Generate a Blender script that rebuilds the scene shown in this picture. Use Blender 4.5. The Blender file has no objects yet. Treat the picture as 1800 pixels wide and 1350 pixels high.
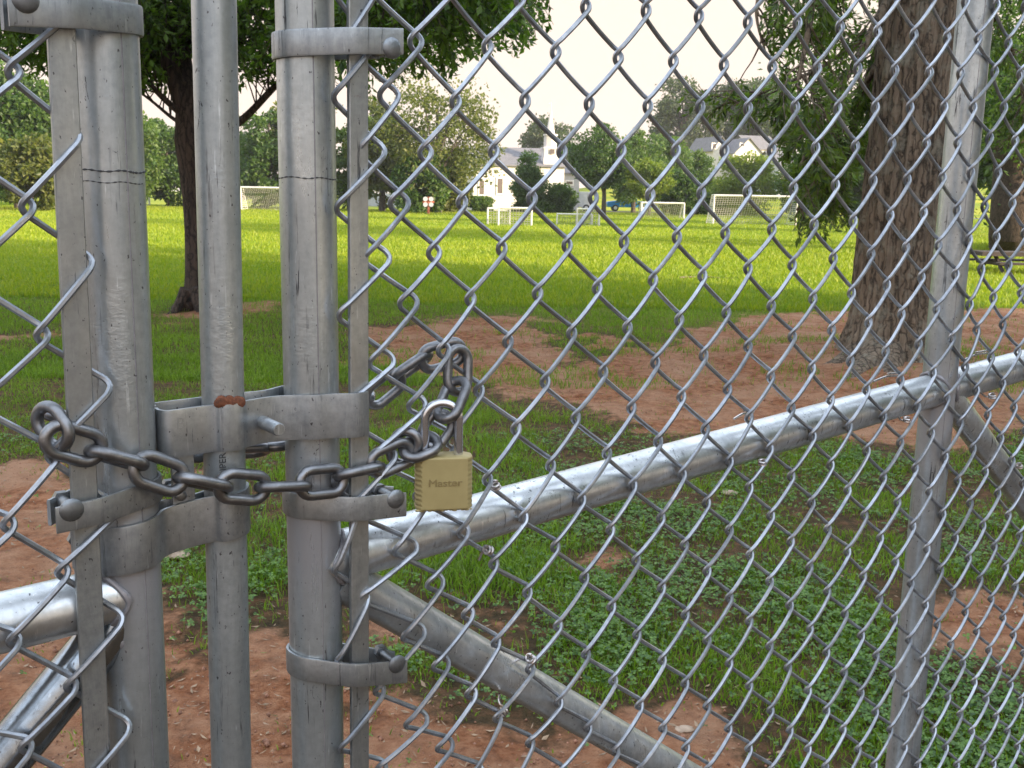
import bpy, bmesh, math
import numpy as np
from mathutils import Vector, Matrix
R = math.radians
HAZE = 0.00035
rng = np.random.default_rng(7)
SC = bpy.context.scene
COL = SC.collection

# ------------------------------------------------------------------ camera
FPX = 1800.0                      # focal length in photo pixels (photo 1800 wide)
EYE = np.array([0.0, 0.0, 1.5])
_D = np.array([-179, 9787, 1800.0]); _D /= np.linalg.norm(_D)
_Z = -_D; _F = np.array([0, 0, 1.0])
_Y = _F - (_F @ _Z) * _Z; _Y /= np.linalg.norm(_Y); _X = np.cross(_Y, _Z)
CM = np.array([_X, _Y, _Z])       # camera (x right, y down, z forward) -> world
def ray(px, py): return CM @ np.array([px - 900, py - 675, FPX])
def ground_at(px, py, z=0.0):
    r = ray(px, py); return EYE + (z - EYE[2]) / r[2] * r
def at(px, py, Y):
    r = ray(px, py); return EYE + Y / r[1] * r
cam = bpy.data.cameras.new('camera'); camo = bpy.data.objects.new('camera', cam); COL.objects.link(camo)
cam.sensor_width = 36; cam.lens = 36; cam.clip_start = 0.02; cam.clip_end = 3000
rx, up, bk = CM @ [1, 0, 0], CM @ [0, -1, 0], CM @ [0, 0, -1]
camo.matrix_world = Matrix(((rx[0], up[0], bk[0], EYE[0]), (rx[1], up[1], bk[1], EYE[1]), (rx[2], up[2], bk[2], EYE[2]), (0, 0, 0, 1)))
SC.camera = camo
cam.dof.use_dof = True; cam.dof.focus_distance = 0.80; cam.dof.aperture_fstop = 50

# ------------------------------------------------------------------ world, sun, exposure
SUN_EL, SUN_AZ = 13.0, 118.0      # azimuth clockwise from +Y (the view direction)
W = bpy.data.worlds.new('World'); SC.world = W; W.use_nodes = True
nt = W.node_tree; nt.nodes.clear()
sky = nt.nodes.new('ShaderNodeTexSky'); sky.sky_type = 'NISHITA'; sky.sun_disc = False
sky.sun_elevation = R(SUN_EL); sky.sun_rotation = R(SUN_AZ); sky.air_density = 1.0; sky.dust_density = 1.6; sky.ozone_density = 1.0
bg = nt.nodes.new('ShaderNodeBackground'); bg.inputs['Strength'].default_value = 0.12
hz = nt.nodes.new('ShaderNodeMixRGB'); hz.blend_type = 'MIX'; hz.inputs['Color2'].default_value = (3.0, 2.52, 2.16, 1)
tc = nt.nodes.new('ShaderNodeTexCoord'); sx = nt.nodes.new('ShaderNodeSeparateXYZ')
mr = nt.nodes.new('ShaderNodeMapRange'); mr.inputs['From Min'].default_value = 0.20; mr.inputs['From Max'].default_value = 0.50
mr.inputs['To Min'].default_value = 1.0; mr.inputs['To Max'].default_value = 0.0
ou = nt.nodes.new('ShaderNodeOutputWorld')
nt.links.new(tc.outputs['Generated'], sx.inputs[0]); nt.links.new(sx.outputs['Z'], mr.inputs['Value'])
hi = nt.nodes.new('ShaderNodeMixRGB'); hi.inputs['Fac'].default_value = 0.62; hi.inputs['Color2'].default_value = (6.0, 6.6, 7.4, 1); nt.links.new(sky.outputs[0], hi.inputs['Color1'])
nt.links.new(mr.outputs[0], hz.inputs['Fac']); nt.links.new(hi.outputs[0], hz.inputs['Color1'])
nt.links.new(hz.outputs[0], bg.inputs['Color']); nt.links.new(bg.outputs[0], ou.inputs['Surface'])
sl = bpy.data.lights.new('sun', 'SUN'); sl.energy = 3.7; sl.angle = R(0.6); sl.color = (1.0, 0.80, 0.55)
so = bpy.data.objects.new('sun', sl); COL.objects.link(so)
sd = Vector((math.sin(R(SUN_AZ)) * math.cos(R(SUN_EL)), math.cos(R(SUN_AZ)) * math.cos(R(SUN_EL)), math.sin(R(SUN_EL))))
so.rotation_euler = sd.to_track_quat('Z', 'Y').to_euler(); so.location = (20, -5, 12)
SC.view_settings.view_transform = 'Standard'; SC.view_settings.look = 'None'
SC.view_settings.exposure = 1.75; SC.view_settings.gamma = 1.0
SC.cycles.max_bounces = 8; SC.cycles.transparent_max_bounces = 8; SC.cycles.use_denoising = True
SC.cycles.caustics_reflective = False; SC.cycles.caustics_refractive = False

# ------------------------------------------------------------------ materials
def newmat(name):
    m = bpy.data.materials.new(name); m.use_nodes = True; t = m.node_tree
    return m, t, t.nodes['Principled BSDF']
def N(t, kind, **kw):
    n = t.nodes.new(kind)
    for k, v in kw.items():
        if hasattr(n, k): setattr(n, k, v)
        else: n.inputs[k].default_value = v
    return n
def ramp(t, fac, stops):
    r = t.nodes.new('ShaderNodeValToRGB'); e = r.color_ramp.elements
    while len(e) < len(stops): e.new(0.5)
    for i, (p, c) in enumerate(stops):
        e[i].position = p; e[i].color = (*c, 1) if len(c) == 3 else c
    t.links.new(fac, r.inputs['Fac']); return r.outputs['Color']
def noise(t, scale, detail=4, rough=0.55, stretch=None, coord='Object', dist=0.0):
    c = t.nodes.new('ShaderNodeTexCoord'); n = t.nodes.new('ShaderNodeTexNoise')
    n.inputs['Scale'].default_value = scale; n.inputs['Detail'].default_value = detail; n.inputs['Roughness'].default_value = rough
    n.inputs['Distortion'].default_value = dist
    o = c.outputs[coord]
    if stretch:
        m = t.nodes.new('ShaderNodeMapping'); m.inputs['Scale'].default_value = stretch; t.links.new(o, m.inputs['Vector']); o = m.outputs[0]
    t.links.new(o, n.inputs['Vector']); return n.outputs['Fac']
def mixc(t, fac, a, b, mode='MIX'):
    m = t.nodes.new('ShaderNodeMixRGB'); m.blend_type = mode
    for s, v in (('Fac', fac), ('Color1', a), ('Color2', b)):
        if isinstance(v, (int, float)): m.inputs[s].default_value = v
        elif isinstance(v, tuple): m.inputs[s].default_value = (*v, 1)
        else: t.links.new(v, m.inputs[s])
    return m.outputs['Color']
def bump(t, b, h, strength, dist):
    n = t.nodes.new('ShaderNodeBump'); n.inputs['Strength'].default_value = strength; n.inputs['Distance'].default_value = dist
    t.links.new(h, n.inputs['Height'])
    t.links.new(n.outputs[0], b.inputs['Normal']); return n

RUSTY = {'galvanised_band', 'tension_bar_steel', 'zinc_bolt'}
def galv(name, base=(0.50, 0.53, 0.55), dark=(0.30, 0.32, 0.34), metal=0.85, rough=(0.30, 0.52), bs=0.5, rip=60, scratch=True):
    m, t, b = newmat(name)
    n1 = noise(t, 26, 8, 0.72, (1, 1, 0.16), dist=0.3); n2 = noise(t, 150, 4, 0.65); n3 = noise(t, 7, 4, 0.6)
    hi_ = tuple(min(1, x * 1.3) for x in base)
    c = ramp(t, n1, [(0.34, dark), (0.50, base), (0.66, hi_)])
    c = mixc(t, 0.30, c, ramp(t, n2, [(0.35, dark), (0.62, hi_)]))
    c = mixc(t, ramp(t, n3, [(0.40, (0.45, 0.45, 0.45)), (0.60, (0, 0, 0))]), c, tuple(x * 0.66 for x in base))
    if scratch:   # drag marks along the length, short cross scuffs, specks
        zone = ramp(t, noise(t, 11, 4, 0.6), [(0.46, (0, 0, 0)), (0.60, (1, 1, 1))])
        s = noise(t, 210, 5, 0.7, (1.0, 1.0, 0.055), dist=0.15); f = mixc(t, 1.0, ramp(t, s, [(0.36, (1, 1, 1)), (0.41, (0, 0, 0))]), zone, 'MULTIPLY')
        c = mixc(t, f, c, (0.085, 0.09, 0.10))
        s3 = noise(t, 55, 7, 0.78, (1, 1, 0.5), dist=1.2); f3 = ramp(t, s3, [(0.315, (1, 1, 1)), (0.335, (0, 0, 0))]); c = mixc(t, f3, c, (0.07, 0.07, 0.08))
        s2 = noise(t, 420, 2, 0.5, (1, 1, 0.6)); f2 = ramp(t, s2, [(0.27, (1, 1, 1)), (0.31, (0, 0, 0))]); c = mixc(t, f2, c, (0.12, 0.12, 0.13))
        s4 = noise(t, 240, 4, 0.7, (1.0, 1.0, 0.09)); f4 = ramp(t, s4, [(0.64, (0, 0, 0)), (0.70, (0.6, 0.6, 0.6))]); c = mixc(t, f4, c, tuple(min(1, x * 1.6) for x in base))
    if name in RUSTY:
        c = mixc(t, ramp(t, noise(t, 34, 7, 0.75, dist=0.4), [(0.665, (0, 0, 0)), (0.74, (0.55, 0.55, 0.55))]), c, (0.20, 0.10, 0.055))
    t.links.new(c, b.inputs['Base Color']); b.inputs['Metallic'].default_value = metal
    rr = t.nodes.new('ShaderNodeMapRange'); rr.inputs['From Min'].default_value = 0.35; rr.inputs['From Max'].default_value = 0.65
    rr.inputs['To Min'].default_value = rough[1]; rr.inputs['To Max'].default_value = rough[0]
    t.links.new(n1, rr.inputs['Value']); t.links.new(rr.outputs[0], b.inputs['Roughness'])
    w = noise(t, rip, 5, 0.6, (1.0, 1.0, 1.4)); w2 = mixc(t, ramp(t, n3, [(0.42, (0, 0, 0)), (0.62, (1, 1, 1))]), (0.5, 0.5, 0.5), w)
    bump(t, b, w2, bs, 0.0012)
    return m
M_TUBE = galv('galvanised_tube', base=(0.455, 0.495, 0.515), dark=(0.30, 0.335, 0.355), metal=0.68, rough=(0.26, 0.44), rip=240, bs=0.30)
M_RAIL = galv('bright_galvanised_tube', base=(0.66, 0.69, 0.71), dark=(0.48, 0.51, 0.53), metal=0.85, rough=(0.28, 0.44), bs=0.10, rip=220)
M_BRACE = galv('brace_tube', base=(0.54, 0.57, 0.585), dark=(0.36, 0.39, 0.41), metal=0.6, rough=(0.24, 0.42), bs=0.3, rip=150)
M_BAND = galv('galvanised_band', base=(0.40, 0.425, 0.445), dark=(0.20, 0.22, 0.24), rough=(0.38, 0.55), rip=90, bs=0.4)
M_BAR = galv('tension_bar_steel', base=(0.41, 0.43, 0.435), dark=(0.25, 0.27, 0.28), rough=(0.35, 0.55), bs=0.2)
M_WIRE = galv('galvanised_wire', base=(0.40, 0.43, 0.475), dark=(0.20, 0.22, 0.255), metal=0.8, rough=(0.30, 0.48), bs=0.3, rip=260, scratch=False)
M_BOLT = galv('zinc_bolt', base=(0.27, 0.29, 0.31), dark=(0.15, 0.16, 0.175), rough=(0.35, 0.5), rip=200, bs=0.4)
M_WELD = galv('weld_paint', base=(0.33, 0.32, 0.34), dark=(0.22, 0.22, 0.24), metal=0.45, rough=(0.45, 0.65), bs=0.6)
M_STILE = galv('galvanised_stile', base=(0.455, 0.495, 0.515), dark=(0.30, 0.335, 0.355), metal=0.68, rough=(0.26, 0.44), rip=240, bs=0.30)
def paint_zone(m, z, half):
    t = m.node_tree; b = t.nodes['Principled BSDF']; c = t.nodes.new('ShaderNodeTexCoord'); sp = t.nodes.new('ShaderNodeSeparateXYZ'); t.links.new(c.outputs['Object'], sp.inputs[0])
    nz = noise(t, 30, 5, 0.7); a = N(t, 'ShaderNodeMath', operation='SUBTRACT'); a.inputs[1].default_value = z; t.links.new(sp.outputs['Z'], a.inputs[0])
    ab = N(t, 'ShaderNodeMath', operation='ABSOLUTE'); t.links.new(a.outputs[0], ab.inputs[0])
    ad = N(t, 'ShaderNodeMath', operation='MULTIPLY_ADD'); ad.inputs[1].default_value = 0.07; t.links.new(nz, ad.inputs[0]); t.links.new(ab.outputs[0], ad.inputs[2])
    mr_ = t.nodes.new('ShaderNodeMapRange'); mr_.inputs['From Min'].default_value = half + 0.075; mr_.inputs['From Max'].default_value = half; t.links.new(ad.outputs[0], mr_.inputs['Value'])
    old = b.inputs['Base Color'].links[0].from_socket; t.links.new(mixc(t, mr_.outputs[0], old, (0.40, 0.405, 0.43)), b.inputs['Base Color'])
    mm = t.nodes.new('ShaderNodeMapRange'); mm.inputs['To Min'].default_value = 0.68; mm.inputs['To Max'].default_value = 0.45; t.links.new(mr_.outputs[0], mm.inputs['Value']); t.links.new(mm.outputs[0], b.inputs['Metallic'])
paint_zone(M_STILE, 1.238, 0.045)
M_BRACE_D = galv('dark_reflection_brace', base=(0.32, 0.355, 0.39), dark=(0.18, 0.20, 0.225), metal=0.95, rough=(0.14, 0.3), bs=0.15, rip=150)  # base darkened to stand in for ground and trees reflected in this brace
M_CHAIN = galv('chain_steel', base=(0.27, 0.275, 0.29), dark=(0.13, 0.133, 0.14), metal=0.9, rough=(0.26, 0.46), bs=0.35, rip=140, scratch=False)
M_TIE = galv('tie_wire', base=(0.62, 0.58, 0.57), dark=(0.4, 0.37, 0.36), metal=0.9, rough=(0.2, 0.4), scratch=False)
M_CHROME, _t, _b = newmat('chromed_steel'); _b.inputs['Base Color'].default_value = (0.62, 0.64, 0.69, 1); _b.inputs['Metallic'].default_value = 0.9; _b.inputs['Roughness'].default_value = 0.16
M_BRASS, t, b = newmat('tan_enamel')
t.links.new(ramp(t, noise(t, 60, 5), [(0.3, (0.40, 0.325, 0.145)), (0.7, (0.45, 0.37, 0.17))]), b.inputs['Base Color'])
b.inputs['Roughness'].default_value = 0.48; b.inputs['Metallic'].default_value = 0.15; bump(t, b, noise(t, 500, 2), 0.1, 0.0003)
M_LET, t, b = newmat('raised_letters'); b.inputs['Base Color'].default_value = (0.30, 0.235, 0.105, 1); b.inputs['Roughness'].default_value = 0.4; b.inputs['Metallic'].default_value = 0.3
M_RUST, t, b = newmat('rust')
t.links.new(ramp(t, noise(t, 260, 6, 0.7), [(0.3, (0.05, 0.025, 0.018)), (0.55, (0.20, 0.070, 0.035)), (0.75, (0.32, 0.14, 0.085))]), b.inputs['Base Color'])
b.inputs['Roughness'].default_value = 0.85; bump(t, b, noise(t, 300, 5), 0.8, 0.001)
M_PENCIL, t, b = newmat('marker_line'); b.inputs['Base Color'].default_value = (0.06, 0.065, 0.07, 1); b.inputs['Roughness'].default_value = 0.8

def bark(name, a, c2, lich=None, scale=1.0):
    m, t, b = newmat(name)
    n = noise(t, 26 * scale, 8, 0.66, (1, 1, 0.11), dist=0.1); n2 = noise(t, 5.0, 6, 0.7)
    vc = t.nodes.new('ShaderNodeTexCoord'); vm = t.nodes.new('ShaderNodeMapping'); vm.inputs['Scale'].default_value = (1, 1, 0.13); vo = t.nodes.new('ShaderNodeTexVoronoi'); vo.feature = 'DISTANCE_TO_EDGE'; vo.inputs['Scale'].default_value = 17 * scale
    wn = t.nodes.new('ShaderNodeTexNoise'); wn.inputs['Scale'].default_value = 9; wn.inputs['Detail'].default_value = 4; t.links.new(vc.outputs['Object'], wn.inputs['Vector'])
    wm = t.nodes.new('ShaderNodeMixRGB'); wm.blend_type = 'LINEAR_LIGHT'; wm.inputs['Fac'].default_value = 0.05; t.links.new(vc.outputs['Object'], wm.inputs['Color1']); t.links.new(wn.outputs['Color'], wm.inputs['Color2'])
    t.links.new(wm.outputs[0], vm.inputs['Vector']); t.links.new(vm.outputs[0], vo.inputs['Vector'])
    cr_ = ramp(t, vo.outputs['Distance'], [(0.0, (0, 0, 0)), (0.13, (1, 1, 1))]); n = mixc(t, 0.20, n, cr_)
    c = ramp(t, n, [(0.40, tuple(x * 0.28 for x in a)), (0.56, a), (0.74, c2)])
    if lich:
        c = mixc(t, ramp(t, n2, [(0.52, (0, 0, 0)), (0.66, (0.8, 0.8, 0.8))]), c, lich)
    t.links.new(c, b.inputs['Base Color']); b.inputs['Roughness'].default_value = 0.95
    bump(t, b, n, 1.0, 0.035); return m
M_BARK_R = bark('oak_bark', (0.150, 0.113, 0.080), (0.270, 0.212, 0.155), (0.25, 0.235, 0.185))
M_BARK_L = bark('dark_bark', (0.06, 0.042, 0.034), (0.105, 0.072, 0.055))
M_BARK_F = bark('far_bark', (0.09, 0.075, 0.065), (0.16, 0.14, 0.12))

def leafmat(name, a, b2, sc=0.6, trans=0.35, yellow=None, rough=0.5, isl=0.45):
    m, t, b = newmat(name)
    n = noise(t, sc, 3, 0.6); n2 = noise(t, sc * 14, 2, 0.6)
    gi = t.nodes.new('ShaderNodeNewGeometry'); ri = t.nodes.new('ShaderNodeMapRange'); ri.inputs['To Min'].default_value = 0.25; ri.inputs['To Max'].default_value = 0.78; t.links.new(gi.outputs['Random Per Island'], ri.inputs['Value'])
    f = mixc(t, isl, mixc(t, 0.4, n, n2), ri.outputs[0])
    st = [(0.35, a), (0.62, b2)]
    if yellow: st.append((0.78, yellow))
    c = ramp(t, f, st)
    t.links.new(c, b.inputs['Base Color']); b.inputs['Roughness'].default_value = rough
    tr = t.nodes.new('ShaderNodeBsdfTranslucent'); ms = t.nodes.new('ShaderNodeMixShader'); ms.inputs[0].default_value = trans
    c3 = mixc(t, 1.0, c, (1.3, 1.5, 0.6), 'MULTIPLY'); t.links.new(c3, tr.inputs['Color'])
    t.links.new(b.outputs[0], ms.inputs[1]); t.links.new(tr.outputs[0], ms.inputs[2])
    t.links.new(ms.outputs[0], t.nodes['Material Output'].inputs['Surface']); return m
M_LEAF_L = leafmat('shade_tree_leaves', (0.030, 0.070, 0.010), (0.120, 0.205, 0.028), 1.2, 0.55, isl=0.6)
M_LEAF_R = leafmat('oak_leaves', (0.030, 0.062, 0.014), (0.135, 0.200, 0.040), 1.2, 0.55, isl=0.6)
M_LF = {
 'olive': leafmat('olive_leaves', (0.065, 0.095, 0.022), (0.155, 0.170, 0.036), 0.35, 0.45, yellow=(0.24, 0.215, 0.05)),
 'dark': leafmat('dark_leaves', (0.026, 0.068, 0.014), (0.090, 0.160, 0.028), 0.35, 0.45),
 'mid': leafmat('green_leaves', (0.045, 0.100, 0.018), (0.110, 0.175, 0.032), 0.35, 0.45),
 'lime': leafmat('lime_leaves', (0.095, 0.150, 0.020), (0.21, 0.26, 0.032), 0.35, 0.45, yellow=(0.32, 0.30, 0.045)),
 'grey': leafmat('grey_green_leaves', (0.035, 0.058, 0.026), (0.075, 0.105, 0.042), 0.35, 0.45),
}
M_GRASS = leafmat('grass_blades', (0.070, 0.135, 0.010), (0.205, 0.320, 0.026), 1.1, 0.45, yellow=(0.34, 0.34, 0.070))
M_FGRASS = leafmat('field_grass_blades', (0.15, 0.235, 0.010), (0.28, 0.32, 0.020), 0.16, 0.4, yellow=(0.42, 0.37, 0.035))
M_CLOVER = leafmat('clover_leaves', (0.034, 0.090, 0.016), (0.140, 0.255, 0.045), 3.0, 0.35, isl=0.6)
M_DRY = leafmat('dry_leaves', (0.20, 0.13, 0.075), (0.34, 0.23, 0.14), 6.0, 0.05)

def plain(name, c, rough=0.6, metal=0.0, var=0.12, sc=3.0):
    m, t, b = newmat(name)
    t.links.new(ramp(t, noise(t, sc, 5, 0.6), [(0.3, tuple(x * (1 - var) for x in c)), (0.7, tuple(min(1, x * (1 + var)) for x in c))]), b.inputs['Base Color'])
    b.inputs['Roughness'].default_value = rough; b.inputs['Metallic'].default_value = metal; return m
M_WHITE = plain('white_siding', (0.62, 0.585, 0.57)); M_ROOF = plain('grey_shingles', (0.16, 0.155, 0.165), 0.9, var=0.25)
M_GREYW = plain('grey_siding', (0.42, 0.43, 0.47)); M_GLASSD = plain('dark_window', (0.16, 0.13, 0.12), 0.25)
M_FRAMEW = plain('white_frame', (0.80, 0.79, 0.78)); M_POSTW = plain('white_post_paint', (0.62, 0.60, 0.58), 0.5)
M_BLUE = plain('blue_car_paint', (0.03, 0.22, 0.55), 0.25); M_VANW = plain('white_car_paint', (0.75, 0.75, 0.77), 0.3)
M_RUBBER = plain('black_rubber', (0.025, 0.025, 0.027), 0.8); M_CARGL = plain('car_glass', (0.03, 0.04, 0.05), 0.1)
M_WOODD = plain('weathered_dark_wood', (0.05, 0.038, 0.034), 0.9, var=0.4); M_REDW = plain('red_brown_paint', (0.42, 0.12, 0.07), 0.6)
M_ASPH = plain('asphalt', (0.16, 0.155, 0.15), 0.95); M_STONE = plain('tan_stone', (0.36, 0.27, 0.20), 0.9, var=0.3, sc=30)
M_TWIG = plain('dry_twig', (0.20, 0.15, 0.11), 0.9)
# goal netting: a fine grid of cords with see-through gaps
M_NET, t, b = newmat('goal_net'); b.inputs['Base Color'].default_value = (0.6, 0.6, 0.62, 1); b.inputs['Roughness'].default_value = 0.8
_c = t.nodes.new('ShaderNodeTexCoord'); _m = t.nodes.new('ShaderNodeSeparateXYZ'); t.links.new(_c.outputs['UV'], _m.inputs[0])
def _saw(out, k):
    a = N(t, 'ShaderNodeMath', operation='MULTIPLY'); a.inputs[1].default_value = k; t.links.new(out, a.inputs[0])
    f = N(t, 'ShaderNodeMath', operation='FRACT'); t.links.new(a.outputs[0], f.inputs[0])
    l = N(t, 'ShaderNodeMath', operation='LESS_THAN'); l.inputs[1].default_value = 0.20; t.links.new(f.outputs[0], l.inputs[0]); return l.outputs[0]
_mx = N(t, 'ShaderNodeMath', operation='MAXIMUM'); t.links.new(_saw(_m.outputs['X'], 7.0), _mx.inputs[0]); t.links.new(_saw(_m.outputs['Y'], 7.0), _mx.inputs[1])
t.links.new(_mx.outputs[0], b.inputs['Alpha'])

# ground: grass soil and red clay, by the 'dirt' attribute of the sheet
M_GROUND, t, b = newmat('ground')
_a = t.nodes.new('ShaderNodeAttribute'); _a.attribute_name = 'dirt'
n1 = noise(t, 1.6, 8, 0.7); n2 = noise(t, 14, 8, 0.7); n3 = noise(t, 60, 5, 0.7); n4 = noise(t, 0.5, 3)
clay = ramp(t, n2, [(0.32, (0.11, 0.038, 0.017)), (0.48, (0.30, 0.120, 0.055)), (0.64, (0.46, 0.225, 0.120))])
clay = mixc(t, ramp(t, n1, [(0.42, (0, 0, 0)), (0.62, (0.75, 0.75, 0.75))]), clay, (0.47, 0.28, 0.175))
clay = mixc(t, ramp(t, n3, [(0.30, (0.55, 0.55, 0.55)), (0.42, (0, 0, 0))]), clay, (0.13, 0.055, 0.035))
soil = ramp(t, n2, [(0.3, (0.035, 0.026, 0.013)), (0.48, (0.085, 0.055, 0.026)), (0.66, (0.20, 0.098, 0.052))])
_f = t.nodes.new('ShaderNodeAttribute'); _f.attribute_name = 'field'
nf = noise(t, 0.16, 5, 0.6, (0.35, 1, 1)); nf2 = noise(t, 6, 6, 0.7)
fld = ramp(t, mixc(t, 0.3, nf, nf2), [(0.38, (0.14, 0.20, 0.010)), (0.50, (0.23, 0.28, 0.016)), (0.62, (0.40, 0.35, 0.03))])
gs = mixc(t, _f.outputs['Fac'], soil, fld)
_ad = N(t, 'ShaderNodeMath', operation='ADD'); _su = N(t, 'ShaderNodeMath', operation='MULTIPLY_ADD')
_su.inputs[1].default_value = 0.5; _su.inputs[2].default_value = -0.25; t.links.new(n2, _su.inputs[0])
t.links.new(_a.outputs['Fac'], _ad.inputs[0]); t.links.new(_su.outputs[0], _ad.inputs[1])
dm = ramp(t, _ad.outputs[0], [(0.40, (0, 0, 0)), (0.60, (1, 1, 1))])
t.links.new(mixc(t, dm, gs, clay), b.inputs['Base Color']); b.inputs['Roughness'].default_value = 0.95
b.inputs['Specular IOR Level'].default_value = 0.2
bump(t, b, mixc(t, 0.5, n2, n3), 1.0, 0.06)

# ------------------------------------------------------------------ object helpers
def mesh_np(name, V, F, mat, smooth=False, uv=None):
    """V (n,3) array, F (m,k) int array of same-size faces, or list of such arrays"""
    me = bpy.data.meshes.new(name)
    Fs = F if isinstance(F, list) else [F]
    Fs = [np.asarray(f, np.int32) for f in Fs if len(f)]
    V = np.asarray(V, np.float32)
    me.vertices.add(len(V)); me.vertices.foreach_set('co', V.ravel())
    nl = sum(f.size for f in Fs); nf = sum(len(f) for f in Fs)
    me.loops.add(nl); me.polygons.add(nf)
    me.loops.foreach_set('vertex_index', np.concatenate([f.ravel() for f in Fs]))
    tot = np.concatenate([np.full(len(f), f.shape[1], np.int32) for f in Fs])
    me.polygons.foreach_set('loop_start', np.concatenate([[0], np.cumsum(tot)[:-1]]).astype(np.int32))
    me.update(calc_edges=True)
    me.polygons.foreach_set('use_smooth', np.full(nf, smooth))
    if uv is not None:
        l = me.uv_layers.new(name='UVMap'); l.data.foreach_set('uv', np.asarray(uv, np.float32).ravel())
    me.materials.append(mat); me.validate(clean_customdata=False); return me
class G:
    """collects world-space geometry for ONE mesh object"""
    def __init__(s): s.v = []; s.f = {}; s.n = 0
    def add(s, V, F):
        V = np.asarray(V, float)
        for f in F: s.f.setdefault(len(f), []).append([i + s.n for i in f])
        s.v.append(V); s.n += len(V); return s
    def tube(s, P, r, k=16, cap=True, closed=False, squash=None):
        P = np.asarray(P, float); n = len(P); r = np.full(n, r) if np.isscalar(r) else np.asarray(r, float)
        T = np.gradient(P, axis=0) if not closed else (np.roll(P, -1, 0) - np.roll(P, 1, 0))
        T /= np.linalg.norm(T, axis=1)[:, None] + 1e-12
        a = np.array([0, 0, 1.0]) if abs(T[0][2]) < 0.9 else np.array([1.0, 0, 0])
        Nn = np.cross(T[0], a); Nn /= np.linalg.norm(Nn); V = []; ang = np.arange(k) * 2 * math.pi / k
        fr = []
        for i in range(n):
            Nn = Nn - (Nn @ T[i]) * T[i]; Nn /= np.linalg.norm(Nn); B = np.cross(T[i], Nn); fr.append((Nn.copy(), B))
        tw = 0.0
        if closed:   # spread the leftover twist
            N2 = fr[-1][0] - (fr[-1][0] @ T[0]) * T[0]; N2 /= np.linalg.norm(N2)
            tw = math.atan2(N2 @ fr[0][1], N2 @ fr[0][0])
        for i in range(n):
            Nn, B = fr[i]; aa = ang - tw * i / n
            V.append(P[i] + r[i] * (np.cos(aa)[:, None] * Nn + np.sin(aa)[:, None] * B))
        V = np.concatenate(V); F = []
        for i in range(n if closed else n - 1):
            j = (i + 1) % n
            for q in range(k): F.append([i * k + q, i * k + (q + 1) % k, j * k + (q + 1) % k, j * k + q])
        if cap and not closed: F += [list(range(k))[::-1], [(n - 1) * k + q for q in range(k)]]
        return s.add(V, F)
    def box(s, c, sx, sy, sz, X=(1, 0, 0), Y=(0, 1, 0), Z=(0, 0, 1)):
        X, Y, Z, c = (np.array(q, float) for q in (X, Y, Z, c))
        V = [c + a * X * sx / 2 + b_ * Y * sy / 2 + d * Z * sz / 2 for a, b_, d in ((-1, -1, -1), (1, -1, -1), (1, 1, -1), (-1, 1, -1), (-1, -1, 1), (1, -1, 1), (1, 1, 1), (-1, 1, 1))]
        return s.add(V, [(0, 3, 2, 1), (4, 5, 6, 7), (0, 1, 5, 4), (1, 2, 6, 5), (2, 3, 7, 6), (3, 0, 4, 7)])
    def prism(s, poly, z0, z1):
        """poly: list of xy points, counterclockwise"""
        n = len(poly); V = [(x, y, z0) for x, y in poly] + [(x, y, z1) for x, y in poly]
        return s.add(V, [list(range(n))[::-1], list(range(n, 2 * n))] + [[i, (i + 1) % n, n + (i + 1) % n, n + i] for i in range(n)])
    def sphere(s, c, r, sc=(1, 1, 1), k=14, X=(1, 0, 0), Y=(0, 1, 0), Z=(0, 0, 1)):
        X, Y, Z, c = (np.array(q, float) for q in (X, Y, Z, c)); m = k // 2; V = []; F = []
        for i in range(m + 1):
            th = math.pi * i / m
            for j in range(k):
                ph = 2 * math.pi * j / k
                V.append(c + r * (sc[0] * math.sin(th) * math.cos(ph) * X + sc[1] * math.sin(th) * math.sin(ph) * Y + sc[2] * math.cos(th) * Z))
        for i in range(m):
            for j in range(k): F.append([i * k + j, (i + 1) * k + j, (i + 1) * k + (j + 1) % k, i * k + (j + 1) % k])
        return s.add(V, F)
    def build(s, name, mat, parent=None, smooth=True, bevel=0.0, weld=False):
        V = np.concatenate(s.v)
        base = np.array(parent.matrix_world.translation if parent and not parent.parent else (parent['_o'] if parent else (0, 0, 0)), float)
        if parent is not None: base = np.array(parent['_o'])
        me = mesh_np(name, V - base, [np.array(q) for q in s.f.values()], mat, smooth)
        o = bpy.data.objects.new(name, me); COL.objects.link(o)
        if parent is not None: o.parent = parent; o['_o'] = list(base)
        else: o['_o'] = [0, 0, 0]
        if smooth and me.polygons:
            try: me.set_sharp_from_angle(angle=R(40))
            except Exception: pass
        if bevel:
            b = o.modifiers.new('edge', 'BEVEL'); b.width = bevel; b.segments = 2; b.limit_method = 'ANGLE'; b.angle_limit = R(40)
        return o
def thing(name, label, cat, loc=(0, 0, 0), group=None):
    o = bpy.data.objects.new(name, None); COL.objects.link(o); o.location = loc; o.empty_display_size = 0.1
    o['_o'] = list(map(float, loc)); o['label'] = label; o['category'] = cat
    if group: o['group'] = group
    return o
def tag(o, label, cat, group=None):
    o['label'] = label; o['category'] = cat
    if group: o['group'] = group
    return o
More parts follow.
